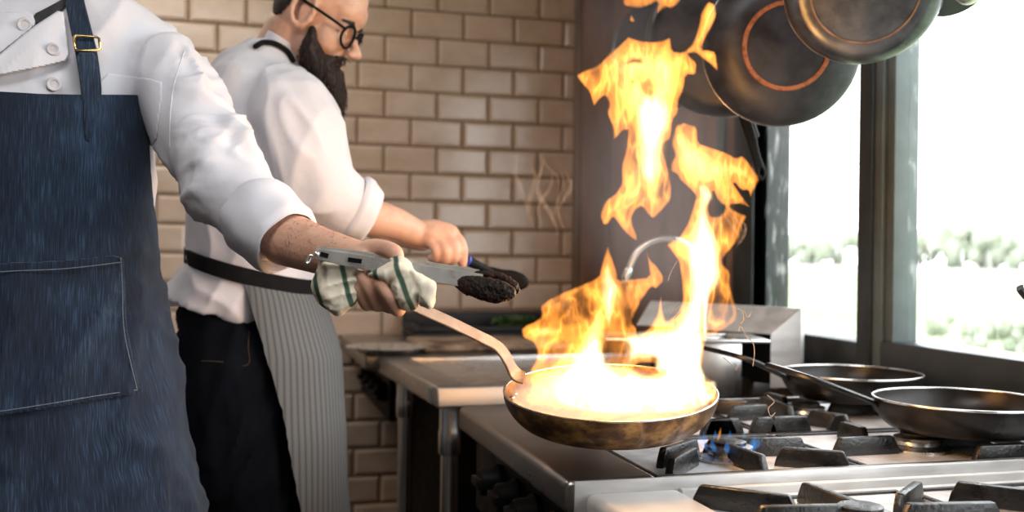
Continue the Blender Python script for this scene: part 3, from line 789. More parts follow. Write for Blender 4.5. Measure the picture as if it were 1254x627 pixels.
# the flaming pan: lifted by its handle, tilted towards the camera
FD0 = 1.50
FC = P(747, 479, FD0)
tilt = math.radians(8.5)
hdir = (P(612, 430, FD0 + .03) - P(747, 470, FD0)); hdir.z = 0; hdir.normalize()
zax = (ZU * math.cos(tilt) - FH * math.sin(tilt) * .95 - hdir * math.sin(math.radians(-1.0))).normalized()
RF = 131 / FOC * FD0
A = orient(FC - zax * .05, zax, hdir)
hp_ = [P(642, 463, 1.516), P(634, 460, 1.516), P(628, 453, 1.516), P(622, 441, 1.512), P(613, 428, 1.506), P(603, 420, 1.50), P(588, 412.5, 1.485), P(550, 394, 1.45), P(510, 376, 1.41), P(470, 356, 1.365), P(440, 341, 1.352), P(424, 333, 1.345)]
fire_pan = frying_pan('seasoned bronze-brown steel frying pan full of flames, held over the range by its long handle', None, A, RF, RF - .045, .05, spline(hp_, 4), [float(q) for q in np.interp(np.linspace(0, 1, 45), [0, .1, .3, .45, 1], [.022, .025, .024, .019, .018])], .0042, ('seasoned', 'handle', 'panrim'), rim_r=.0016, hside=(RH * .87 - ZU * .45 + FH * .15).cross(-FH * .58 + ZU * .72 - RH * .38))
PAN_A = A
# two black skillets by the window
def skillet(label, px, R_, h, hp):
    c = PZ(px[0], px[1], ZG + .001 + h); A = orient(V((c.x, c.y, ZG + .0012)), ZU, V((hp[-1].x - c.x, hp[-1].y - c.y, 0)))
    pts = [A @ V((R_ - .006, 0, h * .78)), A @ V((R_ + .012, 0, h * .95))] + hp
    frying_pan(label, 'black skillets by the window', A, R_, R_ - .042, h, spline(pts, 5), .024, .009, ('panpolish', 'panpolish', 'panrim'))
skillet('black steel skillet nearest the window corner of the photo, handle pointing to the flames', (1180, 490), .143, .05, [P(1000, 466, 1.60), P(944, 448, 1.69)])
skillet('second black skillet standing behind the nearer one on the far burner', (1042, 457), .138, .05, [P(915, 440, 1.93), P(866, 427, 2.0)])
# a small pan at the right edge of the nearest range: only its handle tip shows
A = orient(V((1.12, 1.02, Z2 + .001)), ZU, V((-.5, .6, 0)))
tipp = P(1249, 352, 1.30)
pts = [A @ V((.102, 0, .04)), A @ V((.125, 0, .06)), P(1330, 440, 1.26), P(1285, 392, 1.29), P(1256, 362, 1.30), tipp]
frying_pan('small pan outside the right edge, only its dark handle tip showing', None, A, .11, .08, .05, spline(pts, 5), .014, .009, ('panpolish', 'panpolish', 'panrim'), rivets=False)

# ------------------------------------------------------------------ hanging pans
HR_Y, HZ = None, 2.08
rl = thing('hanging_rail', (1.0, 1.8, 2.12), 'steel pot rail above the range that carries the hanging pans', 'rail')
put('rod', MB().tube([(1.0, 1.1, 2.12), (1.0, 2.5, 2.12)], .011, 14), M['steel_dk'], rl)
for y in (1.2, 2.4): put('hanger', MB().tube([(1.0, y, 2.132), (1.0, y, ZC)], .008, 12), M['steel_dk'], rl)
def rail_hook(e, parent):
    r = V((1.0, e.y + .01, 2.12)); s = (V((e.x, e.y, 0)) - V((r.x, r.y, 0)))
    s = s.normalized() if s.length > .004 else V((1, 0, 0))
    pth = [e - s * .012 + ZU * .004, e - s * .008 - ZU * .006, e + s * .006 + ZU * .004, e.lerp(r, .5) + s * .015, r + s * .0145, r + ZU * .0145, r - s * .0145, r - s * .012 - ZU * .012]
    put('hook', MB().tube(spline(pth, 6), .0022, 8), M['steel_lt'], parent)
def hanging(label, c, rpx, d, facing, updir, rb_ratio, h, ring=None, mats=('hangpan', 'hangpan', 'panrim'), hl=.2, rw=.6):
    """pan hanging by its handle: bottom turned to 'facing'"""
    C_ = P(c[0], c[1], d); R_ = rpx / FOC * d
    z = -V(facing).normalized()                       # pan's open side away from the viewer
    A = orient(C_, z, updir); hx = (A.to_3x3() @ V((1, 0, 0)))
    pts = [A @ V((R_ - .008, 0, h * .8)), A @ V((R_ + .015, 0, h * 1.0)), A @ V((R_ + .05, 0, h + .01)), A @ V((R_ + hl, 0, h + .012))]
    pan = frying_pan(label, 'pans hanging over the range', A, R_, R_ * rb_ratio, h, spline(pts, 5), .024, .006, mats, ringmat=ring, rivets=False, rw=rw)
    rail_hook(pts[-1] - hx * .012, pan)
    return pan
toC = lambda p: (CAM - p).normalized()
c1 = P(1060, -17, 1.75); f1 = toC(c1) + V((.10, 0, -.10))
hanging('dark hanging frying pan with sides toned a window-lit grey, foremost in front of the window', (1060, -13), 97, 1.75, f1, ZU + V((-.25, 0, 0)), .72, .045, 'ringdull', ('hangside', 'hangpan', 'panrim'), rw=.25)
c2_ = P(958, 55, 1.92); f2 = toC(c2_) + V((.22, 0, .06))
hanging('hanging frying pan with rusty orange ring on its bottom, between flames and window', (964, 56), 99, 1.92, f2, ZU + V((.1, 0, 0)), .57, .045, 'rust')
c3_ = P(825, 45, 2.35)
hanging('sooty hanging pan directly behind the tops of the flames', (822, 45), 84, 2.35, toC(c3_) + V((-.3, 0, .75)), ZU, .80, .06, None)
c4_ = P(884, 42, 2.12)
hanging('dark hanging pan tucked behind the rust-ringed one, its holed handle pointing down', (884, 44), 98, 2.12, toC(c4_) + V((-.1, 0, .1)), P(928, 190, 2.12) - c4_, .78, .045, None, hl=.05)
hb = MB(); hh = inflate([(903, 140), (918, 140), (926, 165), (931, 190), (938, 208), (938, 217), (934, 222), (929, 221), (926, 214), (920, 190), (912, 165)], 2.10, .008, D=3, step=1.0, holes=[[(931, 207), (935, 208), (935.5, 214), (933, 217), (930.5, 214)]])
for o_ in list(COL.objects):
    if o_.get('label', '').startswith('dark hanging pan tucked'): put('handle_tip', hh, M['black'], o_)
ld = thing('steel_ladle', P(1184, -8, 1.7), 'shiny steel ladle bowl just showing at the top edge right of the hanging pans', 'ladle')
lc = P(1186, -15, 1.7)
rail_hook(lc + V((-.02, .02, .35)), ld)
put('bowl', MB().ell(lc, (.026, .026, .028), n=28, m=16), M['steel_lt'], ld)
put('handle', MB().bar([lc + V((0, 0, .02)), lc + V((-.02, .02, .15)), lc + V((-.02, .02, .36))], .014, .004, RH), M['steel_lt'], ld)
o = put('saucepan_lid', MB().lathe([(.001, 0), (.04, .002), (.055, .006), (.056, .009), (.001, .012)], orient(P(1166, -12, 1.78), V((-.1, -.6, -1)), RH), 36), M['hangpan'], None, P(1166, -12, 1.78))
rail_hook(P(1166, -12, 1.78) + ZU * .02, o)
tag(o, 'small dark lid at the top edge between hanging pan and steel ladle', 'lid')
# ================================================================== PEOPLE
def head_shapes(mb, A, s=1.0):
    """skull, face, nose, lips, ears in head axes (x forward, y left, z up, origin between the ears)"""
    e = lambda c, r, n=20, m=12: mb.ell([q * s for q in c], [q * s for q in r], A, n, m)
    e((.003, 0, .038), (.092, .074, .084)); e((-.006, 0, .0), (.070, .066, .072))
    e((.030, 0, -.045), (.060, .060, .066)); e((.055, 0, -.085), (.034, .038, .034)); e((.072, 0, -.104), (.020, .024, .018))
    e((.060, .036, -.036), (.030, .026, .032)); e((.060, -.036, -.036), (.030, .026, .032))
    e((.060, 0, .028), (.042, .058, .036)); e((.072, 0, .005), (.022, .048, .012)); e((.084, 0, -.012), (.014, .010, .022))
    T = lambda pts, r: mb.tube([A @ (V(p) * s) for p in pts], [q * s for q in r], 12)
    T([(.088, 0, -.002), (.100, 0, -.022), (.115, 0, -.040)], [.0065, .008, .0105]); e((.107, .010, -.045), (.010, .0065, .0075)); e((.107, -.010, -.045), (.010, .0065, .0075))
    e((.089, 0, -.066), (.012, .022, .006)); e((.088, 0, -.076), (.012, .020, .007)); e((.080, 0, -.06), (.016, .026, .014))
    for y in (1, -1):
        e((.076, .032 * y, -.012), (.014, .017, .012)); e((.080, .032 * y, -.004), (.012, .019, .006))
        # ear: rim loop and lobe
        loop = [(.014 + .020 * math.cos(t) - .004, y * (.076 + .010 * max(0, -math.cos(t))), -.008 + .033 * math.sin(t)) for t in [k * 2 * PI / 12 for k in range(13)]]
        T(loop, [.0055] * 13); e((.014, .071 * y, -.010), (.016, .006, .026)); e((.017, .072 * y, -.036), (.009, .006, .010))
def hand_fist(mb, palm, fingers, thumb):
    for pts, r in palm: mb.tube(pts, r, 14)
    for pts, r in fingers: mb.tube(spline(pts, 4), [float(q) for q in np.interp(np.linspace(0, 1, len(pts) * 4 - 3), np.linspace(0, 1, len(r)), r)], 12)
    pts, r = thumb; mb.tube(spline(pts, 4), [float(q) for q in np.interp(np.linspace(0, 1, len(pts) * 4 - 3), np.linspace(0, 1, len(r)), r)], 12)
def leg(mb, hip, knee, ank, r=(.095, .07, .055, .058, .04)):
    mid = hip.lerp(knee, .5); cal = knee.lerp(ank, .35)
    mb.tube([hip, mid, knee, cal, ank], [r[0], (r[0] + r[1]) / 2, r[2], r[3], r[4]], 18)
def foot(mb, ank, fwd, s=1.0):
    f = V(fwd).normalized()
    mb.tube([ank + ZU * .02, V((ank.x, ank.y, .05)) + f * .01, V((ank.x, ank.y, .035)) + f * .16], [.042 * s, .045 * s, .034 * s], 16)
def folds(scale, amp, axis=None, k=.35):
    """ridged, stretched creases of worn cloth"""
    ax = V(axis).normalized() if axis is not None else None
    def fn(c):
        p = c.copy()
        if ax is not None: p = p - ax * (p.dot(ax) * (1 - k))
        p = p * scale
        w = V((noise.noise(p * .5 + V((3, 1, 7))), noise.noise(p * .5 + V((9, 4, 2))), noise.noise(p * .5 + V((5, 8, 1))))) * .9
        r = 1 - abs(noise.noise(p + w)) * 2
        return amp * (r * abs(r) + .5 * noise.noise(p * 2.1 + w))
    return fn

# ------------------------------------------------------------------ the near cook (only neck to thighs are inside the picture)
a1 = math.radians(16)
FD = (-FH * math.cos(a1) + RH * math.sin(a1)).normalized(); LF = (RH * math.cos(a1) + FH * math.sin(a1)).normalized()
AX = P(18, 300, 1.62); AX.z = 0
def T1(l, f, z): return AX + LF * l + FD * f + ZU * z
p1 = thing('person', AX, 'person in white chef coat and dark denim apron, holding the flaming pan and the tongs', 'person')
SH, EL, WR = P(200, 90, 1.635), P(296, 248, 1.52), P(432, 317, 1.375)
body = MB()
tr_ = [(.90, .155, .105), (1.0, .165, .11), (1.12, .150, .10), (1.25, .165, .105), (1.38, .175, .11), (1.46, .165, .10), (1.52, .12, .08), (1.56, .07, .062)]
body.loft([ellring(T1(0, -.01, z), LF * a, FD * b) for z, a, b in tr_])
body.tube([T1(0, -.01, 1.50), T1(0, .0, 1.60), T1(0, .012, 1.69)], [.064, .060, .060], 24)
HA = orient(T1(0, .02, 1.735), ZU * .98 + FD * .18, FD)
head_shapes(body, HA)
body.tube([P(206, 108, 1.645), P(250, 180, 1.585), EL, EL.lerp(WR, .2), P(352, 293, 1.47), P(392, 307, 1.425), WR, P(446, 321, 1.362)], [.040, .042, .042, .044, .0405, .033, .0272, .026], 20)
S2 = T1(-.185, -.01, 1.47); E2 = T1(-.27, .03, 1.20); W2 = T1(-.25, .2, 1.06)
body.tube([S2, S2.lerp(E2, .5), E2, E2.lerp(W2, .3), W2], [.055, .048, .042, .042, .028], 18)
# right hand, relaxed at his side (outside the picture)
hz = [(W2, W2 + FD * .05 - ZU * .02), ]
fg = []
for k, (o, L_) in enumerate(((.03, .07), (.01, .078), (-.01, .074), (-.028, .058))):
    b0 = W2 + FD * .085 - ZU * (.035) + LF * o
    fg.append(([b0, b0 + FD * L_ * .5 - ZU * L_ * .25, b0 + FD * L_ * .6 - ZU * L_ * .7], (.0092, .0085, .007)))
hand_fist(body, [([W2, W2 + FD * .04 - ZU * .015, W2 + FD * .085 - ZU * .035], (.026, .034, .032))], fg,
          ([W2 + FD * .03 + LF * .03 - ZU * .01, W2 + FD * .06 + LF * .055 - ZU * .03, W2 + FD * .09 + LF * .055 - ZU * .05], (.012, .0105, .009)))
# left hand: thumb along the tongs, fingers closed round the wrapped handle
palm = [([P(440, 319, 1.37), P(455, 326, 1.375), P(472, 337, 1.375)], (.026, .030, .026)),
        ([P(438, 322, 1.365), P(450, 340, 1.37), P(455, 350, 1.372)], (.024, .024, .020))]
fingers = [([P(448, 345, 1.385), P(450, 362, 1.372), P(449.5, 373, 1.352), P(440, 357, 1.333), P(433, 341, 1.328)], (.0098, .0096, .0094, .0088, .0078)),
           ([P(456, 343, 1.387), P(462, 362, 1.37), P(463, 374, 1.348), P(452, 354, 1.327), P(443, 338, 1.322)], (.0098, .0097, .0097, .0092, .008)),
           ([P(466, 345, 1.388), P(474, 362, 1.372), P(477, 376, 1.350), P(467, 357, 1.329), P(457, 341, 1.324)], (.0101, .0099, .0098, .0093, .0082)),
           ([P(474, 348, 1.388), P(486, 366, 1.368), P(487.5, 379, 1.343), P(476, 362, 1.321), P(466, 347, 1.316)], (.0106, .0105, .0107, .0102, .0088))]
thumb = ([P(440, 311, 1.362), P(455, 304.5, 1.355), P(471, 304, 1.345), P(483, 309, 1.335), P(487, 314, 1.332)], (.0165, .0135, .0112, .0112, .0092))
hand_fist(body, palm, fingers, thumb)
for s in (1, -1):
    hip, kn, an = T1(.095 * s, -.01, .93), T1(.105 * s, .02, .50), T1(.11 * s, -.02, .09)
    leg(body, hip, kn, an); foot(body, an, FD)
bm_ = remesh(body, .0028, 3)
b1 = put('body', bm_, M['skin'], p1)
# fine hair on the forearm
rh = random.Random(21); ah = MB(); bm_.update(); wl = wloc(b1); ex = (WR - EL).normalized()
cand = [f for f in bm_.polygons if .07 < (f.center + wl - EL).dot(ex) < .235 and ((f.center + wl) - (EL + ex * (f.center + wl - EL).dot(ex))).length < .06 and f.normal.dot(ZU) > -.35]
for k in range(750):
    f = cand[rh.randrange(len(cand))]; c = f.center + wl; n_ = f.normal
    d = (n_ * .45 + ex * rh.uniform(.5, 1) - ZU * rh.uniform(0, .5) + V((rh.uniform(-.3, .3), rh.uniform(-.3, .3), rh.uniform(-.3, .3)))).normalized(); L_ = rh.uniform(.005, .011)
    u = d.orthogonal().normalized() * .00022; w_ = d.cross(u); b_ = c - n_ * .0006
    ah.add([b_ + u, b_ - u * .5 + w_ * .87, b_ - u * .5 - w_ * .87, b_ + d * L_], [(0, 1, 3), (1, 2, 3), (2, 0, 3), (2, 1, 0)])
put('arm_hair', ah, M['hair'], p1)
# trousers and shoes
tm = MB()
for s in (1, -1): leg(tm, T1(.095 * s, -.01, .93), T1(.105 * s, .02, .50), T1(.11 * s, -.02, .10), (.115, .09, .078, .078, .065))
tm.loft([ellring(T1(0, -.01, z), LF * a, FD * b) for z, a, b in ((.86, .17, .115), (.95, .175, .12), (1.05, .165, .115))])
tm_ = remesh(tm, .008, 2); displace(tm_, folds(16, .006)); put('trousers', tm_, M['jeans'], p1)
for s in (1, -1):
    sm = MB(); foot(sm, T1(.11 * s, -.02, .075), FD, 1.12); put('shoe', remesh(sm, .006, 2), M['shoe'], p1)
# chef coat
coat = MB()
cz = [(.84, .232, .165), (.95, .222, .158), (1.08, .207, .146), (1.20, .203, .142), (1.32, .206, .144), (1.40, .208, .142), (1.455, .214, .136), (1.50, .226, .124), (1.535, .240, .110), (1.565, .232, .098), (1.592, .200, .088), (1.616, .145, .079), (1.632, .075, .070)]
coat.loft([ellring(T1(0, -.012, z), LF * a, FD * b, 48, 2.25) for z, a, b in cz])
def sleeve(mb, pts, r): mb.tube(spline(pts, 5), [float(q) for q in np.interp(np.linspace(0, 1, len(pts) * 5 - 4), np.linspace(0, 1, len(r)), r)], 24, round_ends=False)
coat.ell(P(203, 84, 1.645), (.052, .060, .056))
sleeve(coat, [P(196, 88, 1.65), P(212, 106, 1.635), P(233, 152, 1.60), P(267, 208, 1.555), P(303, 252, 1.515), P(338, 285, 1.475)], (.056, .063, .061, .058, .057, .053))
sleeve(coat, [T1(-.15, -.01, 1.49), S2, S2.lerp(E2, .55), E2, E2.lerp(W2, .2)], (.07, .074, .064, .058, .054))
cm = remesh(coat, .0055, 5)
arm_ax = (EL - SH).normalized()
fz = folds(12, .013, (arm_ax + ZU * .5 + RH * .3).normalized(), .45); fz2 = folds(30, .006, LF, .5); ft = folds(9, .010, V((0.45, 0.1, 1)), .3)
CUF = P(309, 259, 1.507); arm_ax2 = (P(352, 297, 1.465) - CUF).normalized()
def cfold(c):
    ta = (c - SH).dot(arm_ax); lat = (c - AX).dot(LF)
    k = max(0, min(1, (lat - .23) / .05))
    k2 = max(.12, min(1, ((CUF - c).dot(arm_ax2) - .02) / .07))
    return k2 * (k * (fz(c) * (1.0 + .6 * max(0, min(1, ta / .25))) + fz2(c)) + (1 - k) * ft(c)) - .002
displace(cm, cfold)
coat_o = put('chef_coat', cm, M['shirt'], p1, angle=60)
cw = coat_o.data.copy(); cw.transform(Matrix.Translation(wloc(coat_o))); CB = bvh_of(cw)
# turned-back cuff
def cuff(pts, r, th, mat, parent, amp=.003):
    mb = MB(); prof = []; n = 36; rings = []
    pts = [V(p) for p in pts]; t = (pts[-1] - pts[0]).normalized(); u = t.orthogonal().normalized(); w = t.cross(u)
    m = 7
    for i in range(m): q = i / (m - 1); rings.append((pts[0].lerp(pts[-1], q), np.interp(q, [0, .12, .5, .92, 1], [r[0] + .001, r[0] + th * 1.1, (r[0] + r[1]) / 2 + th * 1.2, r[1] + th * .9, r[1] + th * .4])))
    for i in range(m): q = 1 - i / (m - 1) * .8; rings.append((pts[0].lerp(pts[-1], q), np.interp(q, [0, 1], r) - th * .25))
    L = [[c + (u * math.cos(2 * PI * k / n) + w * math.sin(2 * PI * k / n)) * (rr + amp * noise.noise(V((math.cos(2 * PI * k / n) * 1.7, math.sin(2 * PI * k / n) * 1.7, j * .45)))) for k in range(n)] for j, (c, rr) in enumerate(rings)]
    mb.loft(L, caps=False); me = mb.mesh('cuff')
    o = put('cuff', me, mat, parent, angle=80)
    return o
cuff([P(309, 259, 1.507), P(352, 297, 1.465)], (.0555, .0495), .006, M['shirt_sh'], coat_o, .005)
# collar: band, crossed flap and buttons
cb = MB(); rings = []
for z, k in ((1.582, 1.0), (1.60, 1.0), (1.622, .99), (1.628, .97), (1.624, .93), (1.60, .93)):
    rings.append([T1(0, -.012, 0) + LF * (.092 * k * math.cos(t)) + FD * (.082 * k * math.sin(t)) + ZU * (z - .028 * max(0, math.sin(t)) ** 2 * (1 if z > 1.59 else .4)) for t in [2 * PI * q / 48 for q in range(48)]])
cb.loft(rings, caps=False); put('collar', cb, M['shirt_sh'], coat_o, angle=80)
def coat_patch(name, poly, mat, off, th, parent, b=None, D=1.6, step=1.6, fb=1.5):
    o = put(name, patch(poly, b or CB, off, th, step=step, D=D, fallback=fb), mat, parent, angle=50); return o
coat_patch('undershirt', [(44, 30), (40, 18), (60, 8), (78, -2), (82, 4), (76, 14), (58, 26)], M['undershirt'], .003, .006, coat_o)
coat_patch('collar_flap', [(-30, 16), (0, 15), (38, 13), (45, 30), (28, 44), (0, 66), (-30, 82)], M['shirt_sh'], .006, .006, coat_o)
coat_patch('collar_flap', [(-28, 98), (-25, 84), (0, 66), (40, 33), (77, 9), (81, 40), (85, 73), (60, 80), (20, 88)], M['shirt_sh'], .012, .008, coat_o)
coat_patch('chest_pocket', [(118, 88), (198, 98), (199, 112), (190, 182), (150, 186), (120, 180)], M['shirt_sh'], .0015, .003, coat_o, D=1.2)
def button(x, y, r, off, parent):
    c = onsurf(x, y, CB, off); d = (CAM - c).normalized(); A = orient(c, d, ZU)
    mb = MB().lathe([(.001, -.003), (r, -.003), (r * 1.02, .0005), (r * .9, .0022), (r * .62, .0018), (r * .58, .0008), (.001, .0008)], A, 28)
    b = put('button', mb, M['button'], parent)
button(30, 30, .0105, .014, coat_o); button(65, 60, .009, .020, coat_o); button(66, 103, .0105, .005, coat_o)
# shoulder seam of the sleeve
sp = [onsurf(x, y, CB, .0004) for x, y in ((226, 62), (220, 80), (214, 100), (210, 122), (208, 150), (208, 180))]
put('seam', MB().tube(spline(sp, 5), .0010, 8), M['shirt_sh'], coat_o)

# denim apron: bib and skirt wrapped round the front
ap_lv = [(1.435, 162, .212, .152), (1.36, 175, .214, .154), (1.25, 185, .214, .154), (1.16, 192, .216, .156), (1.06, 206, .228, .165), (.95, 224, .246, .178), (.84, 246, .268, .192), (.70, 268, .296, .208), (.56, 286, .318, .22)]
def ap_point(z, s, off=0.0, top=0.0):
    zz = [q[0] for q in ap_lv][::-1]
    a = interp(zz, [q[2] for q in ap_lv][::-1], z) + off; b = interp(zz, [q[3] for q in ap_lv][::-1], z) + off
    ph = PI / 2 - s                               # s = 0 is straight ahead
    c, sn = math.cos(ph), math.sin(ph)
    e = 2 / 2.25
    return T1(math.copysign(abs(c) ** e, c) * a, -.012 + math.copysign(abs(sn) ** e, sn) * b, z)
def pxof(p):
    q = p - CAM; d = q.dot(FW); return CX + FOC * q.dot(RR) / d, CY - FOC * q.dot(UU) / d
nS, nZ = 72, 96
grid = []; uvs = []
for i in range(nZ + 1):
    z = 1.435 + (.56 - 1.435) * i / nZ
    tx = interp([q[0] for q in ap_lv][::-1], [q[1] for q in ap_lv][::-1], z)
    sm_ = 1.75
    for k in range(200):                          # how far round the body the edge goes at this height
        s = k / 200 * 1.85
        if pxof(ap_point(z, s))[0] >= tx - .5: sm_ = s; break
    grid.append((z, sm_))
vs, fs, uv = [], [], []
dn = folds(7, .010, V((.25, .1, 1)), .3); dn2 = folds(15, .0055, V((1, .4, .5)), .5)
for layer in (0, 1):
    for i, (z, sm_) in enumerate(grid):
        for j in range(nS + 1):
            s = -sm_ + 2 * sm_ * j / nS
            zz = z - (.010 * (math.cos(s * 2.2)) if i == 0 else 0)
            p = ap_point(z, s, .004); nrm = (p - T1(0, -.012, z)); nrm.z = 0; nrm.normalize()
            lo = max(0, min(1, (1.25 - z) / .45))
            p = p + nrm * ((dn(p) * (.35 + 1.5 * lo) + dn2(p) * (.6 + .6 * lo)) + .002 - (.0026 if layer else 0)); p.z = zz
            vs.append(p); uv.append((s * .22 + .5, z))
n1 = (nZ + 1) * (nS + 1); W_ = nS + 1
for i in range(nZ):
    for j in range(nS):
        q = [i * W_ + j, i * W_ + j + 1, (i + 1) * W_ + j + 1, (i + 1) * W_ + j]
        fs.append(tuple(q)); fs.append(tuple(n1 + k for k in reversed(q)))
for j in range(nS):
    for i in (0, nZ): fs.append((i * W_ + j, i * W_ + j + 1, n1 + i * W_ + j + 1, n1 + i * W_ + j))
for i in range(nZ):
    for j in (0, nS): fs.append((i * W_ + j, (i + 1) * W_ + j, n1 + (i + 1) * W_ + j, n1 + i * W_ + j))
def uvmesh(name, vs, fs, uv):
    me = bpy.data.meshes.new(name); me.from_pydata([tuple(v) for v in vs], [], fs)
    bm = bmesh.new(); bm.from_mesh(me); bmesh.ops.recalc_face_normals(bm, faces=bm.faces[:]); bm.to_mesh(me); bm.free()
    l = me.uv_layers.new(name='UVMap')
    for lp in me.loops: l.data[lp.index].uv = uv[lp.vertex_index]
    return me
def uv_from(me, fu):
    l = me.uv_layers.new(name='UVMap')
    for lp in me.loops: l.data[lp.index].uv = fu(me.vertices[lp.vertex_index].co)
apm = uvmesh('apron', vs, fs, uv); AB = bvh_of(apm)
ap = put('apron', apm, M['denim'], p1, angle=70)
def denim_patch(name, poly, b, off, th, parent, D=1.6, step=1.6):
    me = patch(poly, b, off, th, step=step, D=D, fallback=1.45).mesh(name)
    uv_from(me, lambda c: ((c - AX).dot(LF) * 1.0 + .31, c.z))
    return put(name, me, M['denim'], parent, angle=50)
pk = denim_patch('pocket', [(-60, 330), (0, 322), (80, 319), (151, 311), (153, 340), (155, 400), (163, 440), (173, 482), (120, 490), (60, 500), (0, 509), (-60, 514)], AB, .003, .005, ap, 1.3)
ax_ = [onsurf(x, y, AB, .0095) for x, y in ((-50, 508), (0, 503.5), (60, 494.5), (120, 484.5), (168, 477.5))]
put('stitching', MB().tube(spline(ax_, 6), .0007, 6), M['stitch'], pk)
ax_ = [onsurf(x, y, AB, .0095) for x, y in ((148, 316), (149.5, 345), (151.5, 400), (159, 440), (168, 477))]
put('stitching', MB().tube(spline(ax_, 6), .0007, 6), M['stitch'], pk)
ax_ = [onsurf(x, y, AB, .0095) for x, y in ((-50, 341), (0, 333), (80, 329), (149, 321))]
put('stitching', MB().tube(spline(ax_, 6), .0007, 6), M['stitch'], pk)
st = denim_patch('neck_strap', [(76, -30), (98, -30), (103, 0), (112, 35), (119, 62), (123, 90), (125, 114), (121, 124), (100, 128), (99, 112), (95, 80), (90, 55), (84, 25), (79, 0)], CB, .010, .006, ap)
tl = denim_patch('strap_tail', [(93, 64), (118, 64), (122, 112), (119, 130), (112, 158), (111, 172), (105, 173), (103, 150), (101, 118), (97, 90)], CB, .021, .005, ap)
bp_ = [onsurf(x, y, CB, .021) for x, y in ((90, 43.5), (121, 45.5), (123, 61), (93, 62), )]
lp_ = []
for i in range(4):
    a, b = bp_[i], bp_[(i + 1) % 4]; lp_ += [a.lerp(b, .1), a.lerp(b, .5), a.lerp(b, .9)]
put('buckle', MB().tube(lp_ + [lp_[0], lp_[1]], .0021, 10), M['brass'], ap)
hm = MB(); hm.ell((.003, 0, .042), (.0975, .0785, .0905), None, 48, 32); hm.ell((-.006, 0, 0), (.0735, .0695, .0755), None, 48, 32)
me = remesh(hm, .004, 2); bm = bmesh.new(); bm.from_mesh(me)
bmesh.ops.delete(bm, geom=[f for f in bm.faces if not (f.calc_center_median().z > interp([-.12, -.04, -.02, .012, .05, .09], [-.055, -.04, -.002, .03, .075, .085], f.calc_center_median().x))], context='FACES'); bm.to_mesh(me); bm.free()
me.transform(HA); ho = put('hair', me, M['hair'], p1); so = ho.modifiers.new('s', 'SOLIDIFY'); so.thickness = .008
M['iris'] = pm('eye_iris', two(srgb(40, 28, 20), srgb(60, 42, 30)), (60, 60, 60), rough=(.1, .2))
M['lips'] = pm('lips', two(srgb(176, 104, 92), srgb(190, 120, 106)), (60, 60, 60), rough=(.4, .5))
for s in (1, -1):
    ey = put('eye', MB().ell((.0795, .032 * s, -.013), (.0118, .0125, .0085), HA, 20, 12), M['button'], p1)
    put('iris', MB().ell((.0895, .032 * s, -.013), (.0028, .0048, .0048), HA, 16, 10), M['iris'], ey)
    put('eyebrow', MB().tube([HA @ V((.096, .014 * s, .006)), HA @ V((.094, .03 * s, .011)), HA @ V((.078, .05 * s, .006))], [.003, .004, .0022], 8), M['hair'], p1)
put('lips', MB().tube([HA @ V((.088, .022, -.0715)), HA @ V((.0985, .008, -.0705)), HA @ V((.0985, -.008, -.0705)), HA @ V((.088, -.022, -.0715))], [.002, .0048, .0048, .002], 10), M['lips'], p1)

# ------------------------------------------------------------------ the bearded cook by the tiled wall, seen from his right side
DP = 2.12
p2b = P(310, 500, DP + .02); p2b.z = 0
p2 = thing('person', p2b, 'bearded person in glasses, white chef coat and striped grey apron, standing by the tiled wall', 'person')
def ring2(L_, R_, b, n=44, d=DP, e=2.2, k=1.0):
    a, c = P(L_[0], L_[1], d), P(R_[0], R_[1], d); m = (a + c) / 2
    return ellring(m, (c - a) / 2 * k, FH * b * k, n, e)
hd_c = P(384, 15, DP - .02)
hyaw = math.radians(6); hf = (RH * math.cos(hyaw) - FH * math.sin(hyaw)); pit = math.radians(25)
hfd = (hf * math.cos(pit) - ZU * math.sin(pit)).normalized(); hup = (ZU * math.cos(pit) + hf * math.sin(pit)).normalized()
H2M = orient(hd_c, hup, hfd); HS = 1.05
S3, E3, W3 = P(356, 140, DP - .155), P(392, 232, DP - .17), P(514, 287, DP - .07)
body = MB()
tor2 = [((312, 84), (366, 106), .10), ((280, 104), (384, 130), .16), (((264), 140), (396, 145), .17), ((252, 195), (388, 195), .16), ((250, 260), (380, 258), .15), ((248, 330), (376, 335), .155), ((240, 400), (372, 400), .165), ((246, 440), (368, 440), .165)]
body.loft([ring2(a, b, c, k=.86) for a, b, c in tor2])
body.tube([P(338, 92, DP), P(349, 62, DP), P(362, 36, DP - .01)], [.068, .062, .060], 22)
head_shapes(body, H2M, HS)
body.tube([S3, S3.lerp(E3, .5), E3, P(430, 257, DP - .15), P(455, 266, DP - .13), P(485, 274, DP - .10), W3, P(524, 287, DP - .065)], [.048, .048, .045, .042, .0375, .0325, .0265, .027], 20)
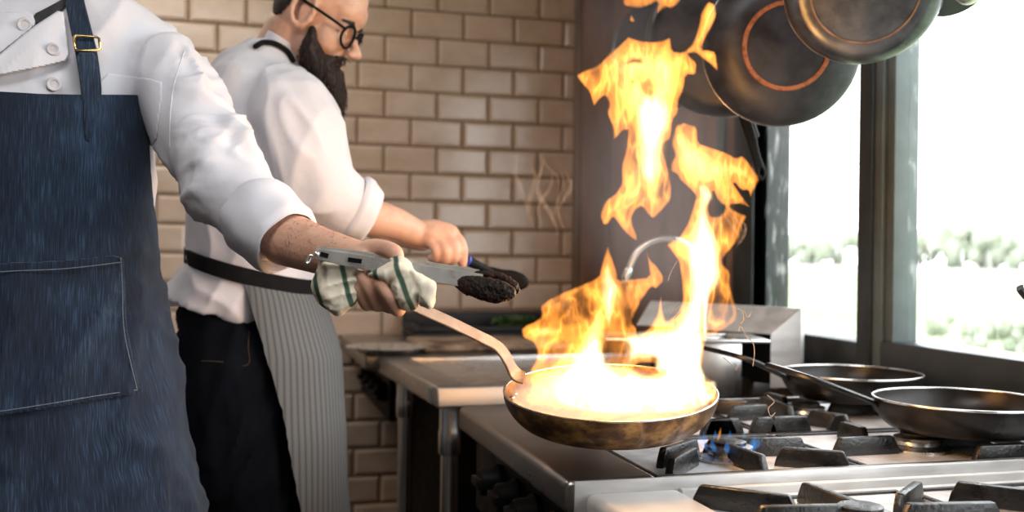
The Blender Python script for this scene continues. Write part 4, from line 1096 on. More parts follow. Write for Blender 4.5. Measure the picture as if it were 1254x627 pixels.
# left arm reaches forward on the far side
S4, E4, W4 = P(350, 125, DP + .2), P(400, 225, DP + .24), P(470, 285, DP + .16)
body.tube([S4, S4.lerp(E4, .5), E4, E4.lerp(W4, .4), W4], [.058, .05, .044, .042, .028], 18)
dw = DP - .06
palm = [([W3, P(530, 286, dw), P(547, 290, dw)], (.027, .030, .029)), ([P(528, 290, dw - .015), P(545, 298, dw - .015)], (.026, .023))]
fingers = [([P(548, 287, dw), P(561, 292, dw - .01), P(567, 306, dw - .02), P(567, 324, dw - .012)], (.012, .0115, .0105, .0085)),
           ([P(545, 292, dw - .02), P(556, 301, dw - .033), P(556, 316, dw - .03), P(549, 321, dw - .01)], (.0122, .0115, .0105, .009)),
           ([P(538, 297, dw - .03), P(546, 307, dw - .043), P(545, 318, dw - .035), P(538, 320, dw - .012)], (.0118, .011, .010, .0088)),
           ([P(529, 299, dw - .032), P(535, 308, dw - .043), P(533, 316, dw - .035), P(527, 316, dw - .012)], (.0105, .0098, .009, .008))]
thumb = ([P(538, 288, dw + .02), P(552, 299, dw + .03), P(560, 312, dw + .02), P(566, 321, dw + .005)], (.015, .0135, .012, .010))
hand_fist(body, palm, fingers, thumb)
# far hand rests on the counter edge
fg = []
for k, o in enumerate((.03, .01, -.01, -.028)):
    b0 = W4 + RH * .085 + FH * o - ZU * .01
    fg.append(([b0, b0 + RH * .04 - ZU * .01, b0 + RH * .055 - ZU * .035], (.0095, .0088, .0075)))
hand_fist(body, [([W4, W4 + RH * .045, W4 + RH * .085 - ZU * .01], (.027, .033, .031))], fg, ([W4 + RH * .03 + FH * .03, W4 + RH * .06 + FH * .055, W4 + RH * .085 + FH * .05 - ZU * .015], (.013, .011, .009)))
hipc = P(306, 410, DP); 
def L2(lat, fwd, z): return V((hipc.x, hipc.y, 0)) - FH * lat + RH * fwd + ZU * z
for s in (1, -1): leg(body, L2(.09 * s, 0, .95), L2(.10 * s, .03, .52), L2(.11 * s, -.02, .09)); foot(body, L2(.11 * s, -.02, .09), RH)
put('body', remesh(body, .0036, 3), M['skin_b'], p2)
tm = MB()
for s in (1, -1): leg(tm, L2(.085 * s, -.012, .98), L2(.095 * s, .03, .52), L2(.11 * s, -.02, .10), (.122, .105, .088, .084, .07))
tm.loft([ring2((232, 372), (368, 376), .17), ring2((229, 385), (366, 400), .18), ring2((236, 430), (366, 440), .185), ring2((247, 465), (368, 470), .18)])
tm_ = remesh(tm, .007, 3); displace(tm_, folds(15, .008, V((.3, 0, 1)), .5)); to = put('trousers', tm_, M['jeans'], p2)
for s in (1, -1):
    sm = MB(); foot(sm, L2(.11 * s, -.02, .075), RH, 1.12); put('shoe', remesh(sm, .006, 2), M['shoe'], p2)
coat = MB()
coat.loft([ring2(a, b, c, 52) for a, b, c in [((209, 356), (352, 398), .195), ((222, 345), (366, 372), .188), ((240, 322), (385, 345), .172), ((240, 295), (390, 310), .176), ((242, 250), (394, 250), .186), ((248, 190), (402, 190), .195), ((258, 135), (404, 142), .20), ((270, 92), (398, 120), .188), ((286, 74), (384, 106), .15), ((305, 60), (372, 91), .105), ((328, 50), (366, 74), .075)]])
coat.ell(P(350, 134, DP - .15), (.080, .08, .072))
sleeve(coat, [P(338, 128, DP - .10), P(356, 142, DP - .15), P(373, 182, DP - .165), P(392, 228, DP - .165), P(420, 251, DP - .155), P(440, 260, DP - .14)], (.08, .084, .082, .076, .066, .060))
sleeve(coat, [P(346, 112, DP + .13), S4, S4.lerp(E4, .55), E4, E4.lerp(W4, .35)], (.075, .08, .072, .066, .056))
cm = remesh(coat, .0055, 5)
ax2 = (E3 - S3).normalized(); g1 = folds(11, .012, ax2, .4); g2 = folds(8, .011, V((.5, 0, 1)), .3)
CU2 = P(428, 253, DP - .152); cu_ax = (P(452, 265, DP - .135) - CU2).normalized()
displace(cm, lambda c: (g1(c) * .8 + g2(c) * .6 - .003) * max(.12, min(1, ((CU2 - c).dot(cu_ax) - .01) / .06)))
coat2 = put('chef_coat', cm, M['shirt'], p2, angle=60)
cw = coat2.data.copy(); cw.transform(Matrix.Translation(wloc(coat2))); C2B = bvh_of(cw)
cuff([P(428, 253, DP - .152), P(452, 265, DP - .135)], (.061, .054), .007, M['shirt_sh'], coat2, .004)
# stand collar
cb = MB()
cr_ = [((326, 52), (367, 78), 1.0), ((331, 42), (371, 66), .98), ((332, 41), (371, 65), .93), ((327, 52), (366, 77), .92)]
cb.loft([ring2(a, b, .082 * k, 40, k=1.0) for a, b, k in cr_], caps=False); put('collar', cb, M['shirt_sh'], coat2, angle=80)
# striped apron: wrapped round the hips, open at the back
n_s, n_z = 60, 60
vs, uv, fs = [], [], []
wv = folds(7, .010, V((.1, 0, 1)), .22)
for layer in (0, 1):
    for i in range(n_z + 1):
        q = i / n_z; y = 336 + q * 430
        xc = interp([336, 627, 770], [312, 322, 326], y); xr = interp([336, 352, 420, 520, 627, 770], [384, 392, 413, 419, 421, 424], y)
        xl = interp([336, 480, 627, 770], [299, 346, 374, 392], y)
        cc = P(xc, y, DP); a = (xr - xc) / FOC * DP; b = interp([336, 500, 770], [.186, .215, .235], y)
        pm_ = 1.9
        for kk in range(20, 120):
            if pxof(cc + RH * (a * math.cos(kk / 60)) - FH * (b * math.sin(kk / 60)))[0] <= xl: pm_ = kk / 60; break
        for j in range(n_s + 1):
            ph = -pm_ + 2 * pm_ * j / n_s
            p = cc + RH * (a * math.cos(ph)) - FH * (b * math.sin(ph)); nn = (RH * math.cos(ph) - FH * math.sin(ph))
            yy = (math.sin(ph) * .0 + .0)
            p = p + nn * (wv(p) * (.25 + 1.2 * q) + .004 - (.003 if layer else 0)); p.z -= .028 * math.cos(ph) * (1 - q)
            vs.append(p); uv.append((ph * .21 + .5, q))
W_ = n_s + 1; n1 = W_ * (n_z + 1)
for i in range(n_z):
    for j in range(n_s):
        q = [i * W_ + j, i * W_ + j + 1, (i + 1) * W_ + j + 1, (i + 1) * W_ + j]; fs.append(tuple(q)); fs.append(tuple(n1 + k for k in reversed(q)))
for j in range(n_s):
    for i in (0, n_z): fs.append((i * W_ + j, i * W_ + j + 1, n1 + i * W_ + j + 1, n1 + i * W_ + j))
for i in range(n_z):
    for j in (0, n_s): fs.append((i * W_ + j, (i + 1) * W_ + j, n1 + (i + 1) * W_ + j, n1 + i * W_ + j))
ap2 = put('apron', uvmesh('apron', vs, fs, uv), M['apron_stripe'], p2, angle=70)
bt = []
for k in range(25):
    ph = math.radians(-200 + k * 400 / 24 * .93)
    c = P(312, 331, DP); bt.append(c + RH * (.122 * math.cos(ph) ) - FH * (.186 * math.sin(ph)) - ZU * (.030 * math.cos(ph)))
bb = MB(); rings = []
for k in range(49):
    ph = 2 * PI * k / 48; c = P(312, 331, DP); e_ = lambda r: c + RH * ((.126 + r) * math.cos(ph)) - FH * ((.188 + r) * math.sin(ph)) - ZU * (.034 * math.cos(ph))
    rings.append([e_(.004) + ZU * .016, e_(.008) + ZU * .014, e_(.008) - ZU * .014, e_(.004) - ZU * .016])
bb.loft(rings[:-1] + [rings[0]], caps=False); put('waist_tie', bb, M['tape'], ap2)
ns_ = [onsurf(x, y, C2B, .013) for x, y in ((313, 57), (322, 52), (334, 52.5), (345, 57.5), (353, 64), (359, 74))]
put('neck_strap', MB().tube(spline(ns_, 5), .0055, 10), M['tape'], ap2)
# beard and buzz-cut hair
bo = [(379, 26), (389, 27), (394, 46), (400, 64), (408, 68.5), (418, 68), (424, 72), (417, 75.5), (410, 77), (413, 82), (420, 86), (421, 96), (422, 108), (423, 122), (419, 138), (415, 150), (410, 153), (406, 146), (403, 132), (395, 110), (381, 96), (370, 82), (364, 62), (369, 44)]
bd_ = inflate(bo, DP - .035, .165, D=22, step=1.5, tmod=lambda X, Y, S: np.interp(Y, [25, 90, 150], [1.0, .8, .45]))
bdm = remesh(bd_, .004, 3); 
def hairy(c):
    q = V((c.x * 150, c.y * 150, c.z * 26)); return .0035 * noise.noise(q) + .003 * noise.noise(V((c.x * 60, c.y * 60, c.z * 14)))
displace(bdm, hairy)
rb = random.Random(12); hs = MB(); bdm.update()
pl = list(bdm.polygons)
for k in range(2600):
    f = pl[rb.randrange(len(pl))]; c = f.center.copy(); n_ = f.normal.copy()
    if n_.dot(FH) > .3: continue
    d = (n_ * .55 - ZU * rb.uniform(.9, 1.5) + RH * rb.uniform(-.1, .35) + V((rb.uniform(-.25, .25), rb.uniform(-.25, .25), rb.uniform(-.25, .25)))).normalized()
    L_ = rb.uniform(.010, .022) * (.55 if c.z > P(410, 60, DP).z else 1); u = d.orthogonal().normalized() * .0011; w_ = d.cross(u)
    b_ = c - n_ * .001; t_ = b_ + d * L_ - n_ * L_ * .25; m_ = b_.lerp(t_, .55) + n_ * .002
    hs.add([b_ + u, b_ + w_, b_ - u, b_ - w_, m_ + u * .8, m_ + w_ * .8, m_ - u * .8, m_ - w_ * .8, t_], [(0, 1, 5, 4), (1, 2, 6, 5), (2, 3, 7, 6), (3, 0, 4, 7), (4, 5, 8), (5, 6, 8), (6, 7, 8), (7, 4, 8), (3, 2, 1, 0)])
hs.add([v.co for v in bdm.vertices], [tuple(p.vertices) for p in bdm.polygons])
put('beard', hs, M['beard'], p2)
hm = MB(); hm.ell((.003, 0, .038), (.0955, .0775, .0875), None, 48, 32); hm.ell((-.006, 0, 0), (.0735, .0695, .0755), None, 48, 32)
me = remesh(hm, .004, 2)
bm = bmesh.new(); bm.from_mesh(me)
def in_hair(c): return c.x < .022 and c.z > interp([-.12, -.04, -.02, .008, .02], [-.055, -.034, -.002, .016, .03], c.x) and (c.x < -.02 or abs(c.y) > .045 or c.z < .07)
bmesh.ops.delete(bm, geom=[f for f in bm.faces if not in_hair(f.calc_center_median())], context='FACES'); bm.to_mesh(me); bm.free()
me.transform(H2M @ Matrix.Scale(HS, 4)); ho = put('hair', me, M['hair'], p2)
so = ho.modifiers.new('s', 'SOLIDIFY'); so.thickness = .004
# glasses
gl = bpy.data.objects.new('glasses', None); COL.objects.link(gl); gl.parent = p2
def gp(x, y, z): return H2M @ (V((x, y, z)) * HS)
for s in (1, -1):
    c = (.098, .033 * s, -.018); pts = []
    for k in range(25):
        t = 2 * PI * k / 24; pts.append(gp(c[0] - .008 * abs(math.cos(t)) * (1 if math.cos(t) * s > 0 else 0), c[1] + .0255 * math.cos(t), c[2] + .0215 * math.sin(t)))
    rm = put('rim', MB().tube(pts, .0030, 8, round_ends=False), M['black'], gl)
    lens = MB(); lens.loft([[gp(.0975 + dx, c[1] + .0245 * math.cos(2 * PI * k / 24), c[2] + .0205 * math.sin(2 * PI * k / 24)) for k in range(24)] for dx in (-.0006, .0006)])
    put('lens', lens, M['lens'], gl)
    put('temple', MB().tube([gp(.093, .058 * s, -.008), gp(.07, .0745 * s, -.004), gp(.03, .079 * s, .002), gp(-.012, .081 * s, .008)], .0030, 8), M['black'], gl)
put('bridge', MB().tube([gp(.099, .009, -.012), gp(.106, 0, -.009), gp(.099, -.009, -.012)], .0028, 8), M['black'], gl)
for s in (1, -1):
    put('eyebrow', MB().tube([gp(.092, .014 * s, .004), gp(.092, .03 * s, .010), gp(.078, .05 * s, .006)], [.003 * HS, .0042, .0025], 8), M['hair'], p2)
    put('eye', MB().ell((0, 0, 0), (.0115, .0115, .0115), Matrix.Translation(gp(.0775, .032 * s, -.013)), 16, 10), M['button'], p2)
# pocket edge stitching on the jeans
tw = to.data.copy(); tw.transform(Matrix.Translation(wloc(to))); TB = bvh_of(tw)
sp = [onsurf(x, y, TB, .001) for x, y in ((247, 442), (270, 443), (303, 447), (304, 425), (305, 405))]
M['jstitch'] = pm('jeans_stitch', two(srgb(70, 58, 44), srgb(90, 74, 54)), (90, 90, 90), rough=(.9, .9))
put('stitching', MB().tube(spline(sp, 5), .0008, 6), M['jstitch'], to)
# ================================================================== WHAT THE COOKS HOLD
# tongs: two steel arms hinged at the left, charred scalloped ends
tg = thing('tongs', P(500, 328, 1.335), 'steel tongs with charred black tips, gripped above the pan handle', 'tongs')
def arm(path, wid, th, side):
    return MB().bar(path, wid, th, side)
n1_ = [P(387, 311, 1.305), P(420, 317, 1.308), P(470, 325.5, 1.314), P(520, 334, 1.322), P(590, 345.5, 1.335)]
f1_ = [P(389, 307, 1.325), P(420, 310.5, 1.333), P(470, 318, 1.345), P(520, 326, 1.355), P(586, 337, 1.366)]
upn = UU.copy()
a_n = MB().bar(n1_, [.013, .017, .019, .020, .021], .0022, UU)
put('arm', a_n, M['tong'], tg)
put('arm', MB().bar(f1_, [.012, .013, .014, .014, .015], .0022, UU), M['tong'], tg)
e_ = MB().bar([p + UU * (.0085 if k else .006) - FW * -.004 for k, p in enumerate(n1_)], .0022, .009, UU); put('arm_flange', e_, M['tong'], tg)
for x0, x1, y0, y1 in ((392, 402, 311, 313.5), (426, 443, 317.8, 320.2)):
    put('lock_slot', MB().bar([P(x0, y0, 1.3035), P(x1, y1, 1.3045)], .006, .0012, UU), M['black'], tg)
put('hinge_pin', MB().tube([P(388, 311, 1.298), P(389, 310, 1.334)], .0035, 12), M['tong'], tg)
rg = [P(383, 313, 1.315), P(379, 313, 1.315), P(376, 318, 1.315), P(375, 322, 1.315), P(378, 321, 1.316), P(381, 315, 1.317), P(384, 313.5, 1.317)]
put('pull_ring', MB().tube(spline(rg, 4), .0013, 8), M['tong'], tg)
def char_tip(poly, d, th):
    mb = inflate(poly, d, th, D=12, step=1.0, soft=1)
    me = remesh(mb, .0011, 2); displace(me, lambda c: .0011 * noise.noise(c * 150) + .0008 * noise.noise(c * 420)); return me
put('charred_tip', char_tip([(556, 351), (557, 343), (561, 337), (568, 335.5), (582, 336.5), (597, 339.5), (615, 343), (627.5, 350), (632.6, 356), (630, 365), (621, 369.5), (608, 372), (597, 370), (587, 367.6), (576.5, 362.5), (570, 362.5), (563, 356)], 1.335, .018), M['char'], tg)
put('charred_tip', char_tip([(576, 336), (584, 330.6), (597, 331), (612, 333), (625, 338.5), (634, 346), (638, 355), (634, 361), (628, 358), (620, 350), (604, 343), (588, 340)], 1.366, .014), M['char'], tg)

# folded towel round the handle
tw_ = MB()
lump = lambda poly, d, t, D=14: tw_.add(*(lambda m: (m.v, m.f))(inflate(poly, d, t, D=D, step=1.2)))
lump([(393, 318), (405, 321), (430, 323), (448, 333), (447, 344), (440, 356), (434, 374), (415, 389), (402, 381), (386, 364), (383, 348), (390, 333)], 1.345, .05, 16)
lump([(448, 337), (452, 331), (470, 322), (489, 313), (500, 321), (506, 331), (494, 352), (488, 366), (478, 357), (475, 345), (462, 345)], 1.325, .046, 14)
lump([(484, 314), (490, 313), (503, 323), (512, 336), (530, 346), (533, 354), (530, 366), (528, 378), (519, 373), (512, 368), (508, 378), (491, 380), (486, 368), (477, 352), (474, 335)], 1.330, .046, 15)
lump([(500, 322), (512, 336), (530, 346), (533, 354), (528, 378), (516, 371), (509, 352), (504, 338)], 1.316, .024, 8)
tm_ = remesh(tw_, .0022, 4)
tf = folds(34, .0030, (P(533, 360, 1.34) - P(400, 320, 1.34)).normalized() + UU * .6, .45); tf2 = folds(70, .0011)
displace(tm_, lambda c: tf(c) + tf2(c))
t0 = P(383, 345, 1.34); tdir = (RR * .93 - UU * -.25).normalized()
at = tm_.attributes.new('run', 'FLOAT', 'POINT')
tdir = (RR * .95 + UU * .3).normalized()
for i, v in enumerate(tm_.vertices): at.data[i].value = max(0, (v.co - t0).dot(tdir) + .010)
o = put('kitchen_towel', tm_, M['towel'], None, P(455, 350, 1.34)); tag(o, 'cream towel with green stripes wrapped round the pan handle', 'towel')

# black spatula of the bearded cook
sp_ = thing('spatula', P(600, 328, 2.12), 'black spatula held by the bearded cook in front of the tiles', 'spatula')
put('blade', inflate([(592, 326), (604, 327), (616, 330), (630, 331), (642, 336), (648, 343), (647, 351), (638, 355.5), (624, 353), (610, 347), (598, 337)], 2.13, .012, D=6, step=1.0), M['black'], sp_)
put('handle', MB().tube([P(548, 309, 2.05), P(570, 318, 2.065), P(600, 333, 2.12)], [.0105, .0105, .009], 14), M['black'], sp_)
put('grip_band', MB().tube([P(570.5, 318.2, 2.066), P(573, 319.5, 2.07)], .0118, 16, round_ends=False), M['bluepl'], sp_)

# ================================================================== FIRE
fl = thing('flame', P(760, 480, 1.43), 'tall orange and white flames leaping out of the frying pan', 'flame')
thinz = [([(868, 375), (879, 358), (891, 365), (900, 382), (893, 394), (879, 394)], .30),
         ([(683, 385), (693, 370), (722, 362), (730, 375), (716, 396), (690, 400)], .45),
         ([(803, 243), (805, 232), (811, 222), (817, 231), (812, 242)], .35),
         ([(783, 110), (788, 100), (796, 97), (801, 108), (800, 118), (788, 118)], .5),
         ([(765, 78), (775, 70), (786, 72), (788, 78), (772, 78)], .12),
         ([(771, 100), (775, 97), (777, 103)], .4), ([(763, 140), (768, 133), (769, 148)], .5),
         ([(760, 385), (768, 375), (778, 378), (776, 396), (768, 402)], .5),
         ([(670, 425), (690, 415), (700, 420), (688, 440), (668, 456)], .35),
         ([(736, 447), (744, 412), (763, 412), (775, 424), (770, 440), (757, 457), (744, 458)], .38),
         ([(880, 310), (886, 302), (893, 340), (886, 350)], .6), ([(783, 118), (780, 160), (776, 200), (770, 215), (773, 180)], .55)]
def fire_mod(seed, lo=.30, hi=1.5, sx=11., sy=34., swirl=9.):
    def fn(X, Y, S):
        wx = (fbm(X / 46 + seed, Y / 60 + 3.1 + seed, 2) - .5) * 2; wy = (fbm(X / 50 + 7.7 + seed, Y / 55, 2) - .5) * 2
        u = (X + swirl * wx) / sx; v = (Y + swirl * 1.3 * wy) / sy
        n = fbm(u + seed * 3.7, v + seed, 3); r = 1 - np.abs(2 * n - 1) * 1.25
        r = np.clip(r, 0, 1) ** 2.6
        big = np.clip((fbm(X / 30 + 2 * seed, Y / 44 + seed, 2) - .3) / .4, 0, 1)
        T = lo + (hi - lo) * (.6 * r + .4 * big)
        rim = np.exp(-((S - 3.2) / 2.2) ** 2)           # brighter skin just inside each tongue's edge
        T = T + .55 * rim
        for poly, k in thinz:
            s = sdist(chaikin(poly, 1), X, Y); T = T * (k + (1 - k) * np.clip(.5 - s / 6, 0, 1))
        return T
    return fn
def bulge(seed, amp=.05):
    return lambda X, Y: amp * 2 * (fbm(X / 60 + seed, Y / 70 + seed * 2.1, 2) - .5)
def tongue(poly, d, th, D=9, holes=(), mat='fire', seed=1., step=1.05, lo=.16, hi=2.1, soft=1, amp=.05, sx=11., sy=34.):
    d += .07
    prof = 'lin' if mat == 'fire' else 'soft'
    if prof == 'soft': D *= 1.7; th *= 1.3
    me = inflate(poly, d, th, D=D, step=step, holes=holes, soft=soft, prof=prof, tmod=fire_mod(seed, lo, hi, sx, sy), dmod=bulge(seed, amp))
    o = put('flame_tongue', me, M[mat], fl, angle=180); return o
head_ = [(705, 92), (716, 86), (731, 80), (740, 72), (750, 62), (757, 56), (765, 49), (770, 44), (776, 47), (783, 49), (798, 51), (812, 49), (822, 44.5), (823.5, 62), (836, 64), (846, 56), (852, 44), (856, 29), (858, 16), (867, 1), (876, 5), (878, 19), (873, 31), (864, 47), (859, 60), (868, 61), (877, 63), (880, 89), (870, 79), (860, 72), (852, 65), (842, 66), (854, 77), (852, 92), (840, 92), (838, 108), (831, 124), (831, 139), (824, 147), (822, 171), (813, 175), (812, 186), (816, 197), (823, 226), (822, 245), (812, 257), (800, 269), (793, 263), (786, 253), (779, 257), (774, 266), (775, 275), (781, 288), (780, 296), (772, 292), (764, 284), (757, 274), (751, 266), (745, 275), (738, 276), (734, 264), (740, 247), (755, 235), (762, 223), (760, 204), (766, 185), (769, 160), (764, 160), (751, 173), (750, 156), (743, 138), (746, 128), (742, 118), (736, 120), (727, 132), (722, 114), (711, 101)]
tongue(head_, 1.45, .034, 9, seed=1.3)
tongue([(762, 2), (764, 8), (783, 11), (795, 7), (806, 2), (803, 19), (815, 9), (822, 11), (831, 5), (838, -8), (815, -22), (790, -14), (764, -8)], 1.47, .018, 8, seed=2.2)
tongue([(770, 25), (773, 17), (779, 26), (774, 28)], 1.47, .012, 4, seed=2.4)
right_ = [(821, 176), (827, 153), (838.6, 149), (854, 155), (855, 175), (870, 180), (889, 186), (901, 193), (910, 190), (920, 202), (931, 218.5), (925, 230.5), (919, 243), (916, 233), (908, 234), (898, 223), (905.5, 235), (913, 245), (920, 255), (905.5, 250), (893.6, 252), (901, 258), (916, 264), (910, 274), (903, 296), (891, 310), (884, 320), (895, 334), (893.6, 348.5), (904, 382), (901, 394), (889, 403.5), (875, 411.5), (864, 416), (861, 450), (856, 455), (849, 472), (800, 475), (770, 470), (758, 445), (772, 422), (786, 409), (796, 400), (805, 384), (807, 372), (809.5, 360), (812, 382), (816, 394), (829, 384), (836, 368), (834, 341), (831, 320), (822, 308), (815, 299), (831, 291), (838, 280), (843, 271), (849, 250), (852, 240), (843, 230), (833, 222), (829, 214), (822, 211), (821, 199), (827, 190)]
h1 = [(873, 233), (867, 254), (871, 265), (882, 264), (889, 254), (879, 247)]
h4 = [(775, 452), (782, 444.5), (801, 445), (812, 452), (801, 459), (787, 459)]
tongue(right_, 1.43, .034, 9, holes=[h1, h4], seed=3.1)
left_ = [(638, 403), (645, 397), (654, 394), (663, 387), (661.5, 375), (671, 366.5), (693, 356), (712, 348.5), (733, 339), (737, 322), (744, 298.5), (750, 315), (756, 332), (757, 342.5), (774, 341), (795.5, 339), (793, 320), (790, 304.5), (798, 320), (805, 324.6), (813.5, 339), (813, 346), (803, 354.5), (798, 351), (788, 365), (779, 382), (774, 394), (781, 403.5), (778, 418), (768, 440), (764, 472), (700, 492), (655, 488), (649, 469), (648, 455), (655, 443), (658, 431), (653, 419), (640, 414)]
h3 = [(741, 446), (744, 430), (748, 417), (762, 419), (771, 427), (768, 438), (764, 448), (756, 456), (745, 456)]
tongue(left_, 1.41, .030, 9, seed=4.6, sx=13, sy=26)
# hot white cores
tongue([(776, 132), (790, 112), (808, 116), (822, 126), (823, 150), (813, 178), (812, 212), (800, 226), (786, 222), (781, 205), (783, 180), (778, 150)], 1.45, .055, 13, mat='fire_w', seed=5.5, lo=.4, hi=1.4)
tongue([(745, 62), (775, 52), (820, 60), (838, 75), (834, 105), (822, 150), (815, 200), (818, 230), (805, 258), (785, 245), (750, 262), (742, 262), (765, 235), (770, 200), (775, 150), (762, 130), (748, 105), (735, 85)], 1.45, .042, 16, mat='fire_y', seed=6.4, lo=.15, hi=1.3)
tongue([(853, 226), (866, 224), (876, 240), (866, 256), (873, 276), (882, 300), (884, 345), (870, 366), (862, 395), (860, 440), (840, 462), (798, 458), (806, 420), (828, 400), (842, 370), (842, 335), (838, 304), (850, 270), (856, 248)], 1.43, .06, 12, mat='fire_w', seed=7.7, lo=.4, hi=1.3)
tongue([(824, 165), (838, 158), (850, 175), (880, 195), (915, 205), (920, 222), (895, 215), (875, 225), (850, 222), (832, 205)], 1.43, .05, 10, mat='fire_y', seed=8.8, lo=.3, hi=1.3)
tongue([(735, 336), (744, 318), (752, 338), (760, 352), (752, 385), (745, 405), (734, 425), (716, 440), (704, 462), (684, 478), (700, 486), (750, 476), (738, 452), (738, 425), (748, 408), (742, 395), (735, 368)], 1.41, .062, 13, mat='fire_w', seed=9.1, lo=.3, hi=1.5)
tongue([(645, 404), (662, 398), (676, 398), (690, 404), (680, 414), (660, 416), (648, 411)], 1.40, .03, 9, mat='fire_y', seed=9.9)
tongue([(668, 470), (690, 440), (715, 420), (735, 405), (735, 440), (722, 470), (700, 488), (672, 486)], 1.39, .05, 11, mat='fire_y', seed=10.4, lo=.2, hi=1.2)
tongue([(760, 410), (800, 402), (845, 395), (862, 420), (858, 455), (840, 470), (780, 470), (752, 478), (735, 470), (760, 462), (770, 452), (786, 462), (806, 462), (816, 452), (803, 441), (780, 441), (768, 448)], 1.43, .05, 12, mat='fire_w', seed=11.6, lo=.4, hi=1.3)
tongue([(688, 474), (694, 450), (705, 428), (717, 404), (727, 386), (736, 370), (743, 394), (741, 420), (738, 446), (742, 462), (760, 468), (758, 490), (700, 490)], 1.40, .075, 9, mat='fire_y', seed=17.3, lo=.3, hi=1.6, sx=10, sy=26)
tongue([(765, 470), (772, 456), (790, 463), (812, 461), (819, 450), (806, 438), (788, 434), (800, 420), (830, 408), (850, 398), (864, 420), (859, 445), (867, 466), (850, 482), (790, 486)], 1.42, .05, 7, mat='fire_w', seed=18.4, lo=.3, hi=1.6, sx=11, sy=22)
# burning fat lying in the pan, from wall to wall
pool = MB(); n = 64; rings = []
hi_ = lambda a, r: (.047 + .034 * (1 - r) ** .8 + .014 * noise.noise(V((math.cos(a) * r * 3, math.sin(a) * r * 3, 1.3))) * (1 if r < .9 else 0))
RP = RF - .006
rings.append([PAN_A @ V((RF * .72 * math.cos(2 * PI * k / n), RF * .72 * math.sin(2 * PI * k / n), .006)) for k in range(n)])
for r in (.94, .965, .93, .8, .6, .4, .2, .02):
    rings.append([PAN_A @ V((RP * r * math.cos(2 * PI * k / n), RP * r * math.sin(2 * PI * k / n), .034 if r == .94 else hi_(2 * PI * k / n, r))) for k in range(n)])
pool.loft(rings); put('burning_fat', pool, M['fire_fat'], fl)
tongue([(682, 496), (680, 472), (690, 456), (702, 446), (714, 430), (724, 416), (732, 410), (738, 430), (760, 462), (772, 456), (790, 464), (812, 460), (828, 446), (845, 440), (860, 450), (862, 466), (878, 464), (880, 486), (864, 500), (820, 508), (730, 508)], 1.40, .042, 7, mat='fire_w', seed=15.2, lo=.15, hi=1.7, sx=13, sy=18)
tongue([(648, 490), (650, 470), (664, 452), (672, 440), (690, 436), (700, 448), (696, 480), (690, 500), (668, 498)], 1.39, .03, 8, mat='fire', seed=16.2, lo=.3, hi=1.2, sx=12, sy=20)
mist = [(640, 478), (650, 468), (680, 470), (730, 462), (800, 458), (850, 456), (872, 462), (877, 480), (860, 494), (800, 506), (740, 506), (690, 498), (655, 490)]
tongue(mist, 1.40, .055, 14, mat='fire_y', seed=12.5, lo=.1, hi=1.5, sx=14, sy=13)
tongue([(877, 541), (879, 531), (883, 522), (884, 530), (881, 539)], 1.44, .01, 3, seed=13.1, amp=.0)
# gas flames at the burner
gf = thing('gas_flame', V((.735, 1.43, zt1 + .02)), 'small blue gas flames at the burner next to the flaming pan', 'gas flame')
for k in range(12):
    a = 2 * PI * k / 12; d = V((math.cos(a), math.sin(a), 0)); c = V((.735, 1.43, zt1 + .0195)) + d * .038
    put('flame_tongue', MB().tube([c, c + d * .006 + ZU * .007, c + d * .008 + ZU * .017], [.0042, .0048, .001], 10), M['fire_b'], gf)

# smoke and ash drifting off the fire
rnd = random.Random(5); sm = MB()
def wisp(p0, n, sx_, sy_, d, r):
    pts = []; x, y = p0; ph = rnd.uniform(0, 6)
    for k in range(n):
        pts.append(P(x, y, d + .01 * math.sin(k * .7 + ph))); x += sx_ + 5 * math.sin(k * .8 + ph) + rnd.uniform(-2, 2); y += sy_ + rnd.uniform(-2, 2)
    pts = spline(pts, 4); m = len(pts)
    sm.tube(pts, [r * (.25 + math.sin(PI * (i + .5) / m)) for i in range(m)], 8)
for k in range(7): wisp((rnd.uniform(646, 700), rnd.uniform(230, 290)), 9, rnd.uniform(-3, 3), rnd.uniform(-13, -8), 1.6, rnd.uniform(.0015, .004))
for k in range(7): wisp((rnd.uniform(740, 845), rnd.uniform(545, 562)), 7, rnd.uniform(4, 8), rnd.uniform(-8, -4), 1.29, rnd.uniform(.001, .003))
for k in range(5): wisp((rnd.uniform(880, 905), rnd.uniform(290, 350)), 7, rnd.uniform(-2, 2), rnd.uniform(-10, -6), 1.5, rnd.uniform(.001, .003))
o = put('smoke', sm, M['smoke'], None, P(690, 250, 1.6)); tag(o, 'thin pale smoke drifting around the flames', 'smoke', kind='stuff')
hz = inflate([(690, -30), (760, -40), (880, -20), (925, 60), (925, 200), (905, 330), (860, 400), (760, 400), (700, 330), (672, 240), (676, 100)], 2.25, .62, D=95, step=7, prof='soft')
M['haze'] = M['smoke'].copy(); M['haze'].name = 'smoke_haze'
for n_ in M['haze'].node_tree.nodes:
    if n_.type == 'VOLUME_SCATTER': n_.inputs['Density'].default_value = .42
o = put('smoke', hz, M['haze'], None, P(800, 200, 2.25)); tag(o, 'pale haze of cooking smoke hanging behind the flames before the brown wall', 'smoke', kind='stuff')
am = MB()
for pts in ([(901, 377), (909, 381), (911, 392), (907, 397), (905, 405)], [(911, 380), (915, 388), (919, 386), (920, 382)], [(905, 396), (911, 405), (914, 412), (922, 420), (924, 432), (922, 448)],
            [(940, 484), (948, 492), (941, 500), (944, 510), (949, 506)], [(820, 385), (826, 378), (832, 372)], [(826, 390), (833, 382)], [(905, 447), (901, 453)], [(886, 438), (891, 442), (897, 448)], [(818, 343), (822, 332), (829, 320)]):
    am.tube(spline([P(x, y, 1.40) for x, y in pts], 5), .0006, 6)
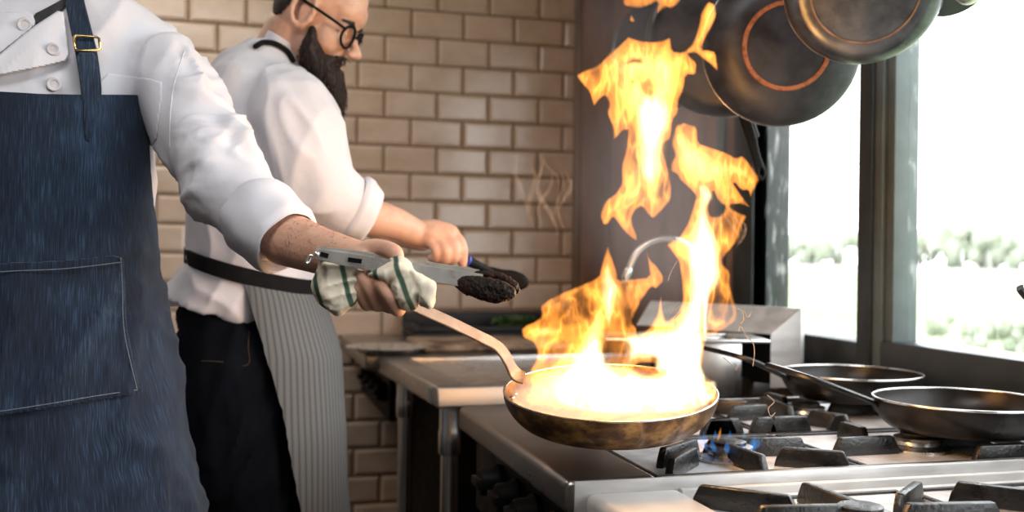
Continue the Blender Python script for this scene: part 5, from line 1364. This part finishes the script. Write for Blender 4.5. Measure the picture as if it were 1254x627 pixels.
o = put('ash', am, M['ash'], None, P(910, 400, 1.4)); tag(o, 'fine curled threads of ash floating right of the flames', 'ash', kind='stuff')

# ================================================================== LIGHT
w = bpy.data.worlds.new('World'); SC.world = w; w.use_nodes = True
bg = w.node_tree.nodes['Background']; bg.inputs[0].default_value = (.97, .985, 1, 1); bg.inputs[1].default_value = 5.6
def area(name, loc, rot, sx_, sy_, e, col, portal=False):
    l = bpy.data.lights.new(name, 'AREA'); l.shape = 'RECTANGLE'; l.size, l.size_y = sx_, sy_; l.energy = e; l.color = col
    if portal: l.cycles.is_portal = True
    o = bpy.data.objects.new(name, l); COL.objects.link(o); o.location = loc; o.rotation_euler = rot; return o
area('window_daylight_portal', (WX + .13, (YEND + YG0) / 2, (ZB + ZT) / 2), (0, PI / 2, 0), ZT - ZB, YG0 - YEND, 1, (1, 1, 1), True)
area('ceiling_fill', (-.4, .3, ZC - .02), (0, 0, 0), 1.2, .5, 26, (1, .97, .94))  # added overhead fill near the camera, an unseen source without a fixture
area('ceiling_fill_back', (-.7, 3.1, ZC - .02), (0, 0, 0), 1.0, .4, 15, (1, .95, .88))  # second added fill, unseen, brightens the upper left of the tiled wall
def pt(name, loc, e, r, col):
    l = bpy.data.lights.new(name, 'POINT'); l.energy = e; l.shadow_soft_size = r; l.color = col
    o = bpy.data.objects.new(name, l); COL.objects.link(o); o.location = loc; return o
pt('fire_light', P(765, 400, 1.47), 3.2, .06, (1, .46, .13))
pt('fire_light_mid', P(840, 320, 1.49), 3.0, .05, (1, .46, .13))
pt('fire_light_top', P(795, 150, 1.51), 3.0, .05, (1, .46, .13))

# ================================================================== CAMERA
cam = bpy.data.cameras.new('Camera'); co = bpy.data.objects.new('Camera', cam); COL.objects.link(co)
cam.sensor_width = 36; cam.lens = FOC / 1254 * 36; cam.clip_start = .02; cam.clip_end = 300
Mx = Matrix.Identity(4)
for i in range(3): Mx[i][0], Mx[i][1], Mx[i][2], Mx[i][3] = RR[i], UU[i], -FW[i], CAM[i]
co.matrix_world = Mx
cam.dof.use_dof = True; cam.dof.focus_distance = 1.42; cam.dof.aperture_fstop = 3.6
SC.camera = co
SC.view_settings.view_transform = 'Standard'; SC.view_settings.look = 'None'; SC.view_settings.exposure = .12; SC.view_settings.gamma = 1
SC.view_settings.use_curve_mapping = False
cy = SC.cycles
cy.use_denoising = True; cy.max_bounces = 8; cy.diffuse_bounces = 3; cy.glossy_bounces = 4; cy.transparent_max_bounces = 16; cy.volume_bounces = 0
cy.sample_clamp_indirect = 6; cy.caustics_reflective = False; cy.caustics_refractive = False
